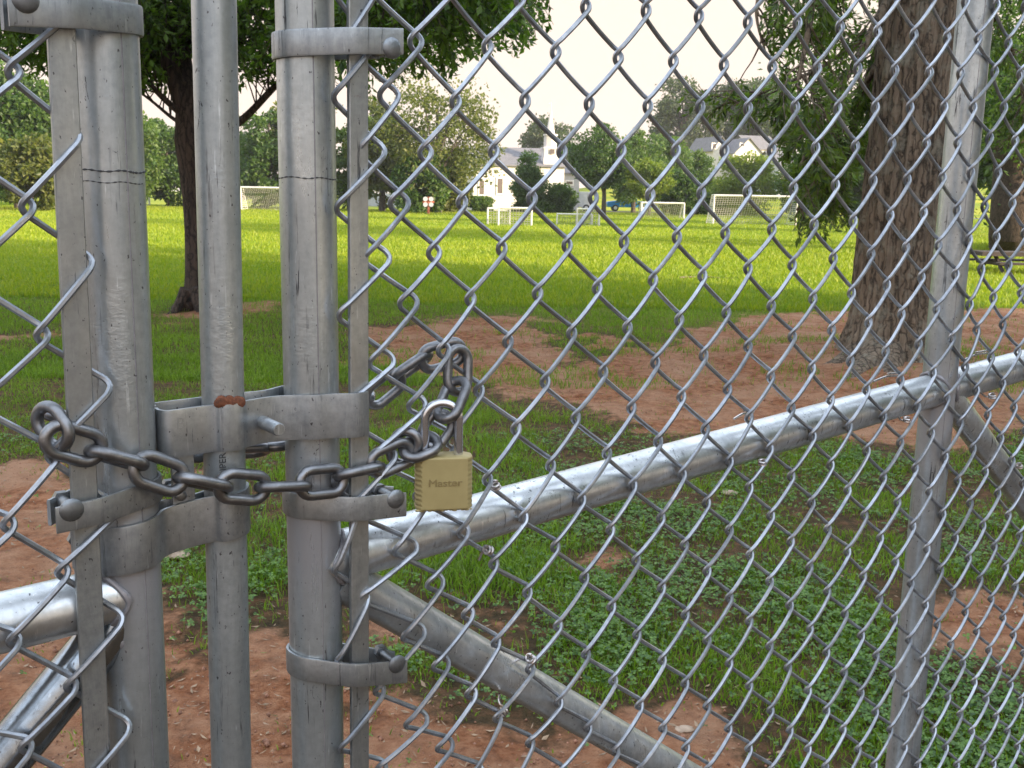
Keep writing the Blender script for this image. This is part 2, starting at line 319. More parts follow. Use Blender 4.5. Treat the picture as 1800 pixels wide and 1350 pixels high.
def cr(P, n=8, closed=False):
    """Catmull-Rom through P"""
    P = np.asarray(P, float); m = len(P); out = []
    idx = range(m if closed else m - 1)
    for i in idx:
        if closed: p0, p1, p2, p3 = P[(i - 1) % m], P[i], P[(i + 1) % m], P[(i + 2) % m]
        else: p0, p1, p2, p3 = P[max(i - 1, 0)], P[i], P[i + 1], P[min(i + 2, m - 1)]
        for j in range(n):
            u = j / n
            out.append(0.5 * (2 * p1 + (p2 - p0) * u + (2 * p0 - 5 * p1 + 4 * p2 - p3) * u * u + (3 * p1 - p0 - 3 * p2 + p3) * u ** 3))
    if not closed: out.append(P[-1])
    return np.array(out)

# ------------------------------------------------------------------ ground
GX = np.concatenate([np.linspace(-420, -60, 19)[:-1], np.linspace(-60, -7, 60)[:-1], np.arange(-7, 9, 0.045), np.linspace(9, 60, 60)[1:], np.linspace(60, 420, 19)[1:]])
GY = np.concatenate([np.linspace(-60, 1.2, 20)[:-1], np.arange(1.2, 7, 0.035), np.arange(7, 17, 0.07), np.linspace(17, 60, 120)[1:], np.linspace(60, 130, 50)[1:], np.linspace(130, 900, 30)[1:]])
def vnoise(x, y, f, seed):
    r = np.random.default_rng(seed); n = 64; g = r.random((n, n))
    a, b_ = x * f, y * f; i, j = np.floor(a).astype(int), np.floor(b_).astype(int); u, v = a - i, b_ - j
    u = u * u * (3 - 2 * u); v = v * v * (3 - 2 * v)
    g00, g10, g01, g11 = g[i % n, j % n], g[(i + 1) % n, j % n], g[i % n, (j + 1) % n], g[(i + 1) % n, (j + 1) % n]
    return (g00 * (1 - u) + g10 * u) * (1 - v) + (g01 * (1 - u) + g11 * u) * v
def fbm(x, y, f, seed, o=4):
    s, a, t_ = 0, 1, 0
    for k in range(o): s = s + a * vnoise(x, y, f * 2 ** k, seed + k); t_ += a; a *= 0.55
    return s / t_
def poly_mask(x, y, pts, soft):
    """signed distance to a polygon, as a 0..1 mask"""
    P = np.array(pts); n = len(P); ins = np.zeros(x.shape, bool); d = np.full(x.shape, 1e9)
    for i in range(n):
        x0, y0 = P[i]; x1, y1 = P[(i + 1) % n]
        c = ((y0 > y) != (y1 > y)) & (x < (x1 - x0) * (y - y0) / (y1 - y0 + 1e-12) + x0); ins ^= c
        tt = np.clip(((x - x0) * (x1 - x0) + (y - y0) * (y1 - y0)) / ((x1 - x0) ** 2 + (y1 - y0) ** 2 + 1e-12), 0, 1)
        d = np.minimum(d, np.hypot(x - x0 - tt * (x1 - x0), y - y0 - tt * (y1 - y0)))
    return np.clip(0.5 + np.where(ins, d, -d) / soft, 0, 1)
def gp(*pts): return [tuple(ground_at(px, py)[:2]) for px, py in pts]
DIRT = [   # outlines of the bare clay, as they lie on the ground
    (gp((600, 640), (640, 590), (760, 566), (900, 552), (960, 556), (1010, 575), (1100, 590), (1200, 575), (1330, 556), (1480, 548), (1900, 540), (1900, 660), (1800, 760), (1640, 800), (1500, 775), (1250, 772), (1120, 742), (1000, 724), (860, 704), (780, 672), (690, 650)), 0.5),
    (gp((265, 556), (300, 545), (420, 537), (500, 542), (495, 556), (400, 566), (280, 572)), 0.5),
    (gp((-60, 596), (120, 572), (200, 574), (120, 590), (-60, 606)), 0.5),
    (gp((-300, 830), (0, 806), (100, 800), (150, 880), (250, 950), (310, 985), (270, 1080), (290, 1190), (380, 1175), (440, 1110), (500, 1100), (520, 1180), (640, 1195), (760, 1200), (880, 1235), (1000, 1262), (1130, 1255), (1250, 1235), (1285, 1290), (1280, 1420), (600, 1500), (-600, 1500)), 0.22),
    (gp((1620, 1075), (1700, 1050), (1900, 1040), (1900, 1150), (1780, 1180), (1650, 1160)), 0.25),
    (gp((300, 800), (380, 790), (470, 800), (480, 836), (380, 850), (290, 830)), 0.2),
    (gp((985, 975), (1050, 960), (1110, 985), (1060, 1010)), 0.19),
    (gp((830, 1085), (880, 1080), (900, 1095), (880, 1110)), 0.15),
    (gp((1230, 1065), (1270, 1060), (1290, 1090), (1240, 1100)), 0.15),
    (gp((640, 1050), (700, 1050), (740, 1120), (640, 1130)), 0.15),
]
def dirt_at(x, y):
    m = np.zeros(x.shape)
    wx = x + 0.35 * (fbm(x, y, 1.3, 3) - 0.5); wy = y + 0.5 * (fbm(x, y, 1.1, 9) - 0.5)
    for P, s in DIRT: m = np.maximum(m, (0.92 if s > .2 else .62) * poly_mask(wx, wy, P, s * 2.0))
    strip = poly_mask(wx, wy, gp((930, 562), (1210, 556), (1180, 612), (1000, 640), (940, 610)), 0.5)   # grass showing in the clay
    m = m * (1 - 0.75 * strip * (fbm(x, y, 2.0, 21) > 0.42))
    return np.clip(m + 0.9 * (fbm(x, y, 2.2, 31) - 0.5) + 0.5 * (fbm(x, y, 9, 37, 3) - .5), 0, 1)
def height_at(x, y):
    nb = 0.030 * (fbm(x, y, 1.5, 41) - 0.5)
    rise = np.clip((y - 118) / 60, 0, 1); rise = rise * rise * (3 - 2 * rise)
    hill = rise * 5.5 * np.clip((x + 10) / 40, 0, 1)
    mound = 0.10 * np.exp(-((x + 2.6) ** 2 + (y - 13.0) ** 2) / 1.6) + 0.13 * np.exp(-((x - 3.5) ** 2 + (y - 9.6) ** 2) / 1.6)
    return nb * np.clip(1.5 - y / 60, 0.1, 1) + hill + mound
XX, YY = np.meshgrid(GX, GY, indexing='ij')
dd = dirt_at(XX, YY); near = (YY < 17) & (XX > -7) & (XX < 9)
ZZ = height_at(XX, YY) + np.where(near, (.3 + .7 * dd) * (0.050 * (fbm(XX, YY, 7, 51) - 0.5) + 0.016 * (vnoise(XX, YY, 13, 61) - 0.5)), 0)
nx, ny = XX.shape; ii = (np.arange(nx - 1)[:, None] * ny + np.arange(ny - 1)[None]).ravel()
gm = mesh_np('ground', np.stack([XX, YY, ZZ], -1).reshape(-1, 3), np.stack([ii, ii + ny, ii + ny + 1, ii + 1], 1), M_GROUND, True)
for nm, arr in (('dirt', dd), ('field', np.clip((YY - 11) / 6 + 0.6 * (fbm(XX, YY, .6, 77) - .5), 0, 1))):
    at_ = gm.attributes.new(nm, 'FLOAT', 'POINT'); at_.data.foreach_set('value', arr.astype(np.float32).ravel())
go = bpy.data.objects.new('ground', gm); COL.objects.link(go); go['kind'] = 'structure'; go['label'] = 'grass field and bare red clay ground'

# ------------------------------------------------------------------ gate frame of reference
TT = np.array([0.8059, 0.5921, 0.0]); TT /= np.linalg.norm(TT)      # along the gates, away to the right
NN = np.array([TT[1], -TT[0], 0.0])                                 # out of the gates, towards the camera side
ZV = np.array([0, 0, 1.0])
FAB = -0.6919                                                       # fabric plane: N.P = FAB
TR = 0.0211; AX = FAB - TR - 0.0065                                 # tube radius; plane of the tube axes
def hit(px, py, d):
    r = ray(px, py); k = (d - NN @ EYE) / (NN @ r); return EYE + k * r
def sz(px, py, d):
    P = hit(px, py, d); return np.array([TT @ P, P[2]])
def W3(s, n, z): return s * TT + n * NN + z * ZV
SLOPE = 0.0625 / 0.998

# knot lattice of the chain-link fabric, measured rows (column index, row index)
def row(v, u0, pts): return {(u0 + 2 * i, v): p for i, p in enumerate(pts)}
K = {}
K.update(row(-1, 8, [(1030,7),(1136,13),(1229,23),(1315,33),(1402,35),(1477,42),(1543,50),(1607,55),(1665,60),(1720,62),(1773,70)]))
K.update(row(0, 3, [(731,70),(857,78),(977,87),(1087,97),(1184,102),(1273,108),(1358,112),(1437,115),(1508,115),(1573,118),(1634,122),(1689,123),(1749,120)]))
K.update(row(1, 2, [(684,165),(801,175),(923,173),(1036,178),(1139,182),(1231,183),(1315,185),(1398,183),(1473,185),(1539,183),(1600,183),(1660,183),(1711,183),(1765,183)]))
K.update(row(2, 1, [(654,263),(748,265),(868,262),(988,262),(1092,260),(1188,260),(1274,260),(1357,258),(1434,255),(1504,252),(1568,247),(1629,247),(1684,245),(1740,237),(1785,242)]))
K.update(row(3, 2, [(702,354),(812,352),(935,345),(1043,343),(1143,338),(1233,335),(1314,332),(1395,326),(1469,320),(1535,312),(1595,310),(1657,307),(1707,298),(1755,298)]))
K.update(row(4, 1, [(663,452),(763,441),(882,433),(997,427),(1097,421),(1190,412),(1275,405),(1357,398),(1431,390),(1500,383),(1565,373),(1624,368),(1683,363)]))
K.update(row(5, 2, [(718,530),(827,522),(945,512),(1050,502),(1148,488),(1235,480),(1315,467),(1393,461)]))
K.update(row(6, 1, [(671,634),(780,613),(893,597),(1005,582),(1103,572),(1194,558),(1277,545),(1356,533),(1429,520),(1497,510),(1559,496),(1620,482),(1680,477)]))
K.update(row(7, 2, [(733,710),(842,683),(958,667),(1060,650),(1152,633),(1237,620),(1315,605),(1393,587),(1462,575),(1527,562),(1585,547),(1647,538),(1705,530)]))
K.update(row(8, 5, [(907,750),(1012,731),(1110,713),(1198,693),(1279,680),(1355,658),(1427,643),(1495,630),(1557,613),(1615,600),(1674,590),(1717,575),(1763,565)]))
K.update(row(9, 4, [(857,840),(968,815),(1067,793),(1157,772),(1240,750),(1317,730),(1391,713),(1460,698),(1523,680),(1583,663),(1640,650),(1697,640)]))
K.update(row(10, 1, [(713,963),(815,933),(920,907),(1022,875),(1112,850),(1199,830),(1282,807),(1353,785)]))
K.update(row(11, 2, [(765,1023),(868,988),(976,958),(1073,928),(1162,907),(1242,880),(1317,853),(1391,833)]))
K.update(row(12, 1, [(727,1113),(823,1077),(927,1038),(1027,1012),(1118,982),(1203,955),(1282,928),(1355,903)]))
K.update(row(13, 0, [(667,1212),(775,1167),(872,1127),(981,1097),(1075,1063),(1163,1030),(1243,1000),(1318,972),(1390,948)]))
K.update(row(14, 1, [(732,1267),(828,1217),(932,1173),(1030,1147),(1120,1112),(1205,1077),(1282,1047),(1353,1018)]))
K.update(row(15, 2, [(782,1310),(875,1260),(982,1232),(1078,1193),(1164,1157),(1243,1122),(1317,1088),(1388,1060)]))
K.update(row(16, 5, [(932,1303),(1034,1277),(1124,1237),(1204,1198),(1282,1162),(1353,1132)]))
K.update(row(17, 8, [(1082,1317),(1165,1277),(1243,1238),(1317,1202),(1385,1170)]))
K[(1, 0)] = (632, 72)
KS = {k: sz(*p, FAB) for k, p in K.items()}
_ks = np.array([k for k in KS if k[0] >= 2], float); _kv = np.array([KS[k] for k in KS if k[0] >= 2])
def lin(u, v): return np.stack([np.ones_like(u), u, v], -1)
def cub(u, v):
    u, v = u / 20, v / 10; return np.stack([u ** i * v ** j for i in range(4) for j in range(4 - i)], -1)
_L = np.linalg.lstsq(lin(_ks[:, 0], _ks[:, 1]), _kv, rcond=None)[0]
_C = np.linalg.lstsq(cub(_ks[:, 0], _ks[:, 1]), _kv - lin(_ks[:, 0], _ks[:, 1]) @ _L, rcond=None)[0]
_jit = np.random.default_rng(5)
JIT = {}
def knot(u, v):
    if (u, v) in KS: return KS[(u, v)]
    cu = np.array(float(min(max(u, 0), 28))); vmax = 17 if u < 15 else 13; cv = np.array(float(min(max(v, -1), vmax)))
    if (u, v) not in JIT: JIT[(u, v)] = _jit.normal(0, 0.0009, 2)
    return lin(np.array(float(u)), np.array(float(v))) @ _L + cub(cu, cv) @ _C + JIT[(u, v)]

def px_post(p0, p1, z0, z1, d):
    """a straight post through two measured points, extended to heights z0..z1"""
    a, b_ = hit(*p0, d), hit(*p1, d); k = (b_ - a) / (b_[2] - a[2]); return a + k * (z0 - a[2]), a + k * (z1 - a[2])
def post_s(seg, z):
    a, b_ = seg; P = a + (b_ - a) * (z - a[2]) / (b_[2] - a[2]); return TT @ P
def tube_pts(a, b_, n=40): return np.linspace(a, b_, n)

# ---- wires of one piece of fabric
def wire_path(left, right, el, er, amp=0.0048, front_first=False):
    """left/right: lists of (row, s, z) bends, el/er: overshoot of the bends.  '\\' strands run behind, '/' strands in front"""
    ev = sorted([(r, 0, s, z) for r, s, z in left] + [(r, 1, s, z) for r, s, z in right])
    P = []
    for k, (r, side, s, z) in enumerate(ev):
        e = er if side else el; sg = 1 if side else -1
        h = 0.0043
        # vertical hook: comes from the back going down-right (right bend) and leaves in front
        a = (s + sg * (e - 0.004), 1.0 if side else -1.0)
        P.append((s + sg * (e - 0.0021), (-0.55 if side else 0.55) * amp, z + h))
        P.append((s + sg * e, 0.0, z))
        P.append((s + sg * (e - 0.0021), (0.55 if side else -0.55) * amp, z - h))
        if k + 1 < len(ev):
            r2, side2, s2, z2 = ev[k + 1]; e2 = er if side2 else el; sg2 = 1 if side2 else -1; h2 = 0.0043
            A_ = np.array([P[-1][0], P[-1][2]]); B_ = np.array([s2 + sg2 * (e2 - 0.0021), z2 + h2])
            off = 1.0 if side else -1.0        # leaving a right bend = '/' strand, in front
            for u in (0.1, 0.3, 0.5, 0.7, 0.9):
                q = A_ + (B_ - A_) * u; P.append((q[0], off * amp * (0.72 + 0.28 * math.sin(math.pi * u)), q[1]))
    return P
def fabric(g, d, wires, r=0.00215):
    for P in wires:
        Q = cr([W3(s, d + n, z) for s, n, z in P], 2); g.tube(Q, r, 7)

# ================================================================== RIGHT GATE
segC = px_post((535, 0), (559.5, 1350), 0.05, 1.86, AX); segD = px_post((1716, 0), (1585, 1350), 0.05, 1.86, AX)
baseR = W3(post_s(segC, 0), AX, 0)
gR = thing('chain_link_gate', 'galvanised chain link gate leaf the brass coloured padlock hangs against', 'gate', baseR)
G().tube(tube_pts(*segC), TR, 40).build('gate_stile', M_STILE, gR)
G().tube(tube_pts(*segD), TR, 40).build('middle_upright', M_STILE, gR)
# rail
zc = sz(652, 962, AX); zd = sz(1590, 700, AX)
def rail_z(s): return zc[1] + (zd[1] - zc[1]) * (s - zc[0]) / (zd[0] - zc[0])
sC = post_s(segC, 1.35); sD = post_s(segD, 1.4); sE = sD + 1.25
g = G(); g.tube([W3(sC, AX, rail_z(sC)), W3(sE, AX, rail_z(sE))], TR, 40); g.build('mid_rail', M_RAIL, gR)
for zz, nm in ((0.09, 'bottom_rail'), (1.845, 'top_rail')):
    G().tube([W3(post_s(segC, zz), AX, zz), W3(sE, AX, zz + SLOPE * 0.3)], TR, 24).build(nm, M_RAIL, gR)
G().tube([W3(sE, AX, 0.05), W3(sE, AX, 1.86)], TR, 24).build('gate_stile', M_TUBE, gR)
b0 = sz(612, 1020, AX); b1 = sz(1180, 1350, AX); kk = (b1 - b0) / (b1[0] - b0[0]); be = b0 + kk * (sD - b0[0])
G().tube([W3(b0[0] - 0.01, AX, b0[1] + 0.006), W3(be[0], AX, be[1])], TR * 0.86, 32).build('brace', M_BRACE, gR)
c0 = sz(1662, 690, AX); c1 = sz(1800, 880, AX); kk = (c1 - c0) / (c1[0] - c0[0]); ce = c0 + kk * (sE - c0[0]); 
if ce[1] < 0.12: ce = c0 + kk * ((0.12 - c0[1]) / kk[1])
G().tube([W3(c0[0], AX, c0[1]), W3(ce[0], AX, ce[1])], TR * 0.86, 32).build('brace', M_BRACE, gR)
# weld beads where the rail meets the uprights
for s_ in (sC, sD):
    g = G()
    for sg in ((-1, 1) if s_ == sD else (1,)):
        ph = np.linspace(0, 2 * math.pi, 40, endpoint=False)
        xr = sg * np.sqrt(np.clip(TR ** 2 - (TR * np.cos(ph)) ** 2 * 0.92, 1e-7, None))
        P = [W3(s_ + xr[i] + sg * 0.002, AX + TR * math.cos(ph[i]), rail_z(s_) + (TR + 0.001) * math.sin(ph[i])) for i in range(40)]
        g.tube(P, 0.0024 + 0.0006 * np.sin(ph * 9), 8, closed=True)
    g.build('weld', M_WELD, gR)
# fabric
wr = []
UMAX = 52; VMIN, VMAX = -6, 34
def eo(u): return {0: 0.004, 1: 0.0105, 2: 0.0078, 3: 0.0050}.get(u, 0.0034)
ztop, zbot = 1.83, 0.11
tipA = {1: (587, 167), 3: (592, 363), 5: (596, 552)}
for u in range(-1, UMAX):
    L_, R_ = [], []
    for v in range(VMIN - 6, VMAX + 12):
        if (u + v) % 2 == 1:     # bends on the left column of this wire
            if u == -1:
                if v < 8: continue
                px = {8: (586, 845), 10: (588, 1000), 12: (592, 1160), 14: (598, 1315)}.get(v)
                p = sz(*px, FAB) if px else knot(0, v) - [0.047, 0]
                L_.append((v, p[0] + 0.004, p[1]))
            elif u == 0 and v <= 6:
                p = sz(*tipA[v], FAB) if v in tipA else (sz(596, 735, FAB) if v == 6 else sz(583, 167 + (v - 1) * 98, FAB))
                L_.append((v, p[0] + 0.004, p[1]))
            else: p = knot(u, v); L_.append((v, p[0], p[1]))
        else:
            if u == -1 and v < 9: continue
            p = knot(u + 1, v); R_.append((v, p[0], p[1]))
    L_ = [q for q in L_ if zbot < q[2] < ztop]; R_ = [q for q in R_ if zbot < q[2] < ztop]
    if not L_ or not R_ or R_[0][1] > sE - 0.02: continue
    # in this lattice the knots share z, '\\' goes from a left bend to the next right bend below
    wr.append(wire_path(L_, R_, eo(u) if u > 0 else 0.004, eo(u + 1)))
g = G(); fabric(g, FAB, wr); g.build('wire_fabric', M_WIRE, gR)
def seam(parent, seg, px, off):
    P = []
    for z in np.linspace(seg[0][2] + .01, seg[1][2] - .01, 60):
        s_ = post_s(seg, z); P.append(W3(s_ + TR * math.cos(off), AX + TR * math.sin(off), z))
    return G().tube(P, 0.0005, 5).build('weld_seam', M_WELD, parent)
seam(gR, segC, 548, R(100)); seam(gR, segD, 0, R(120))
# tension bar threaded through the fabric
bt, bb = hit(628, 0, FAB), hit(632, 1350, FAB); kb = (bb - bt) / (bb[2] - bt[2]); B0 = bt + kb * (0.12 - bt[2]); B1 = bt + kb * (1.8 - bt[2])
def bar(B0, B1, w, th, parent):
    g = G(); c = (B0 + B1) / 2; L = np.linalg.norm(B1 - B0); Z = (B1 - B0) / L
    n = 60; V = []; F = []
    for i in range(n):
        p = B0 + (B1 - B0) * i / (n - 1)
        for a, b_ in ((-1, -1), (1, -1), (1, 1), (-1, 1)): V.append(p + a * w / 2 * TT + b_ * th / 2 * NN)
    for i in range(n - 1):
        for q in range(4): F.append([i * 4 + q, i * 4 + (q + 1) % 4, i * 4 + 4 + (q + 1) % 4, i * 4 + 4 + q])
    g.add(V, F + [[0, 3, 2, 1], [(n - 1) * 4 + q for q in range(4)]])
    return g.build('tension_bar', M_BAR, parent, True, bevel=0.0008)
bar(B0, B1, 0.0155, 0.0048, gR)
def bar_s(z): return TT @ (B0 + (B1 - B0) * (z - B0[2]) / (B1[2] - B0[2]))

# ---- ribbons of strap steel, drawn in plan (s, n) and given a height
def ribbon(plan, zc_, h, th, slope=0.0, side=1):
    """plan: (s,n) centreline; the strap is h tall, th thick; z rises by slope per metre of s"""
    P = np.array(plan, float); T_ = np.gradient(P, axis=0); T_ /= np.linalg.norm(T_, axis=1)[:, None] + 1e-12
    Q = np.stack([-T_[:, 1], T_[:, 0]], 1); g = G(); V = []; F = []; n = len(P)
    prof = [(-1, -.42), (-.7, -.5), (.7, -.5), (1, -.42), (1, .42), (.7, .5), (-.7, .5), (-1, .42)]; m = len(prof)
    s0 = P[:, 0].mean()
    for i in range(n):
        for a, b_ in prof:
            q = P[i] + Q[i] * a * th / 2; V.append(W3(q[0], q[1], zc_ + slope * (P[i, 0] - s0) + b_ * h))
    for i in range(n - 1):
        for q in range(m): F.append([i * m + q, i * m + (q + 1) % m, i * m + m + (q + 1) % m, i * m + m + q])
    F += [list(range(m))[::-1], [(n - 1) * m + q for q in range(m)]]
    g.add(V, F); return g
def arc(cx, cn, r, a0, a1, n=24):
    return [(cx + r * math.cos(a), cn + r * math.sin(a)) for a in np.linspace(a0, a1, n)]
def bolt(parent, s, n, z, r=0.0078, shank=0.030, tail=0.0, name='bolt', domed=True):
    g = G()
    g.sphere(W3(s, n + 0.0006, z), r, (1, 1, 0.36), 18, X=TT, Y=ZV, Z=NN)
    g.tube([W3(s, n + 0.0008, z), W3(s, n - shank, z)], 0.0038, 12)
    g.tube([W3(s, n - shank + 0.006, z), W3(s, n - shank, z)], 0.0062, 6)
    return g.build(name, M_BOLT, parent)
def tension_band(parent, seg, bs, z_left, h, sgn, slope, ends, bz):
    """wraps the stile and closes on the bolt beyond the bar; sgn=+1 when the bar is to the right"""
    s = post_s(seg, z_left); r = TR + 0.0016; nf_ = FAB + 0.0100; nb_ = FAB - 0.0095
    sbar = bs(z_left); wp = sbar - sgn * 0.011
    def tang(n_, front):
        ds, dn = abs((wp if front else ends) - s), n_ - AX; dist = math.hypot(ds, dn); a0 = math.atan2(dn, ds); k = math.acos(r / dist)
        return a0 + k if front else a0 - k
    aF, aB = tang(FAB + 0.0080, True), tang(nb_, False)
    A_ = [(s + sgn * r * math.cos(a), AX + r * math.sin(a)) for a in np.linspace(aF, aB + 2 * math.pi, 40)]
    E1, E2 = np.array([ends, nf_]), np.array([ends, nb_]); p0, p1 = np.array(A_[0]), np.array(A_[-1])
    W_ = np.array([wp, FAB + 0.0080]); W2_ = np.array([sbar - sgn * 0.005, FAB + 0.0092]); plan = [tuple(E1 + (W2_ - E1) * u) for u in np.linspace(0, 1, 6)] + [tuple(W_ + (p0 - W_) * u) for u in (0.1, .5, .9)] + A_ + [tuple(p1 + (E2 - p1) * u) for u in np.linspace(.06, 1, 8)]
    o = ribbon(plan, z_left, h, 0.0026, slope).build('tension_band', M_BAND, parent)
    bolt(o, ends - sgn * 0.0095, nf_ + 0.0005, bz)
    return o
for (py_l, py_e, hb) in ((77, 80, 0.0185), (895, 878, 0.0195), (1180, 1165, 0.0195)):
    ptL = sz(540, py_l, FAB); e = sz({80: 696, 878: 702, 1165: 704}[py_e], py_e, FAB); bz = sz(*{80: (676, 85), 878: (682, 876), 1165: (683, 1166)}[py_e], FAB + .006)
    zm = (ptL[1] + e[1]) / 2
    tension_band(gR, segC, bar_s, zm, hb, 1, (e[1] - ptL[1]) / (e[0] - ptL[0]), e[0], bz[1])
# pencil lines round the stile
def ring_mark(parent, seg, z, a0, a1, h=0.0009):
    s = post_s(seg, z); g = G()
    for i, (x0, x1) in enumerate(((a0, a0 + (a1 - a0) * .45), (a0 + (a1 - a0) * .42, a1))):
        P = [W3(s + (TR + 0.0001) * math.cos(a), AX + (TR + 0.0001) * math.sin(a), z + 0.0006 * math.sin(a * 5 + i) + i * 0.0003) for a in np.linspace(x0, x1, 24)]
        g.tube(P, h * (0.6 + 0.35 * np.sin(np.arange(24) * 1.7)), 5)
    return g.build('marker_line', M_PENCIL, parent)
ring_mark(gR, segC, sz(540, 313, AX + TR)[1], R(40), R(190), 0.0007)

# ================================================================== LEFT GATE
segA = px_post((184, 50), (245, 1350), 0.05, 1.86, AX)
gL = thing('chain_link_gate', 'galvanised chain link gate leaf beside the drop rod, cut off by the picture edge', 'gate', W3(post_s(segA, 0), AX, 0))
G().tube(tube_pts(*segA), TR, 40).build('gate_stile', M_STILE, gL)
la, lb = sz(0, 1095, AX), sz(150, 1058, AX); kl = (lb - la) / (lb[0] - la[0])
sA = post_s(segA, 1.34); sF = sA - 1.2; rl = lambda s: la[1] + kl[1] * (s - la[0])
G().tube([W3(sA, AX, rl(sA)), W3(sF, AX, rl(sF))], TR * 0.97, 40).build('mid_rail', M_RAIL, gL)
for zz, nm in ((0.09, 'bottom_rail'), (1.845, 'top_rail')):
    G().tube([W3(post_s(segA, zz), AX, zz), W3(sF, AX, zz)], TR, 24).build(nm, M_RAIL, gL)
G().tube([W3(sF, AX, 0.05), W3(sF, AX, 1.86)], TR, 24).build('gate_stile', M_TUBE, gL)
l0, l1 = sz(150, 1160, AX), sz(15, 1325, AX); kl2 = (l1 - l0) / (l1[0] - l0[0]); e0 = l0 + kl2 * (sA - 0.004 - l0[0]); e1 = l0 + kl2 * ((0.12 - l0[1]) / kl2[1])
G().tube([W3(e0[0], AX, e0[1]), W3(e1[0], AX, e1[1])], TR * 0.86, 32).build('brace', M_BRACE_D, gL)
g = G(); ph = np.linspace(0, 2 * math.pi, 40, endpoint=False)
P = [W3(sA - math.sqrt(max(1e-7, TR ** 2 - 0.92 * (TR * math.cos(a)) ** 2)) - 0.002, AX + TR * math.cos(a), rl(sA) + (TR + 0.001) * math.sin(a)) for a in ph]
g.tube(P, 0.0024 + 0.0006 * np.sin(ph * 8), 8, closed=True)
for (x, y, r_) in ((212, 1130, .004), (214, 1100, .003), (218, 1116, .003)): g.sphere(hit(x, y, AX + TR * .7), r_, (1, .7, 1.3), 10)
g.build('weld', M_WELD, gL)
# lower tip of fabric
tips = {0: (140, 240), 2: (162, 460), 4: (193, 678), 6: (205, 893), 8: (215, 1085), 10: (228, 1275)}
e1k = {-1: (24, 125), 1: (48, 362), 3: (74, 588), 5: (93, 800), 7: (110, 1004), 9: (125, 1204)}
e0k = {6: (15, 921), 8: (25, 1125), 10: (46, 1312), 2: (-42, 485), 4: (-16, 705)}
cE1 = np.polyfit(list(e1k), [sz(*p, FAB)[1] for p in e1k.values()], 1); sE1 = np.polyfit(list(e1k), [sz(*p, FAB)[0] for p in e1k.values()], 1)
sTp = np.polyfit(list(tips), [sz(*p, FAB)[0] for p in tips.values()], 1); sE0 = np.polyfit([6, 8, 10], [sz(*e0k[q], FAB)[0] for q in (6, 8, 10)], 1)
DU = 0.036
def lk(c, v):   # c: 2 = tips, 1, 0, -1 ... columns going left
    if c == 2: return np.array([sz(*tips[v], FAB)[0] if v in tips else np.polyval(sTp, v), sz(*tips[v], FAB)[1] if v in tips else np.polyval(cE1, v)])
    if c == 1 and v in e1k: return sz(*e1k[v], FAB)
    if c == 0 and v in (6, 8, 10): return sz(*e0k[v], FAB)
    s = np.polyval(sE1, v) - DU * (1 - c); return np.array([s, np.polyval(cE1, v) - SLOPE * DU * (1 - c)]) + _jit.normal(0, 0.0008, 2)
_lkc = {}
def lkk(c, v):
    if (c, v) not in _lkc: _lkc[(c, v)] = lk(c, v)
    return _lkc[(c, v)]
wl = []
for c in range(1, -30, -1):
    L_ = [(v, *lkk(c, v)) for v in range(-12, 40) if (v + c) % 2 == 0]; R_ = [(v, *lkk(c + 1, v)) for v in range(-12, 40) if (v + c) % 2 == 1]
    L_ = [q for q in L_ if zbot < q[2] < ztop]; R_ = [q for q in R_ if zbot < q[2] < ztop]
    if L_[0][1] < sF: break
    wl.append(wire_path(L_, R_, 0.0034, 0.0 if c == 1 else 0.0034))
g = G(); fabric(g, FAB, wl); g.build('wire_fabric', M_WIRE, gL)
bt, bb = hit(107, 50, FAB - .001), hit(172, 1350, FAB - .001); kb = (bb - bt) / (bb[2] - bt[2]); LB0 = bt + kb * (0.12 - bt[2]); LB1 = bt + kb * (1.8 - bt[2])
bar(LB0, LB1, 0.0165, 0.0048, gL)
def lbar_s(z): return TT @ (LB0 + (LB1 - LB0) * (z - LB0[2]) / (LB1[2] - LB0[2]))
for (pr, pe, hb, bp) in (((200, 22), (8, 14), 0.0185, (44, 2)), ((250, 873), (92, 905), 0.0175, (122, 893))):
    a_, e = sz(*pr, FAB), sz(*pe, FAB); bz = sz(*bp, FAB + 0.006); zm = (a_[1] + e[1]) / 2
    tension_band(gL, segA, lbar_s, zm, hb, -1, (a_[1] - e[1]) / (a_[0] - e[0]), e[0], bz[1])
seam(gL, segA, 0, R(78)); ring_mark(gL, segA, sz(200, 301, AX + TR)[1], R(20), R(185), 0.0009); ring_mark(gL, segA, sz(200, 321, AX + TR)[1], R(40), R(175), 0.0005)

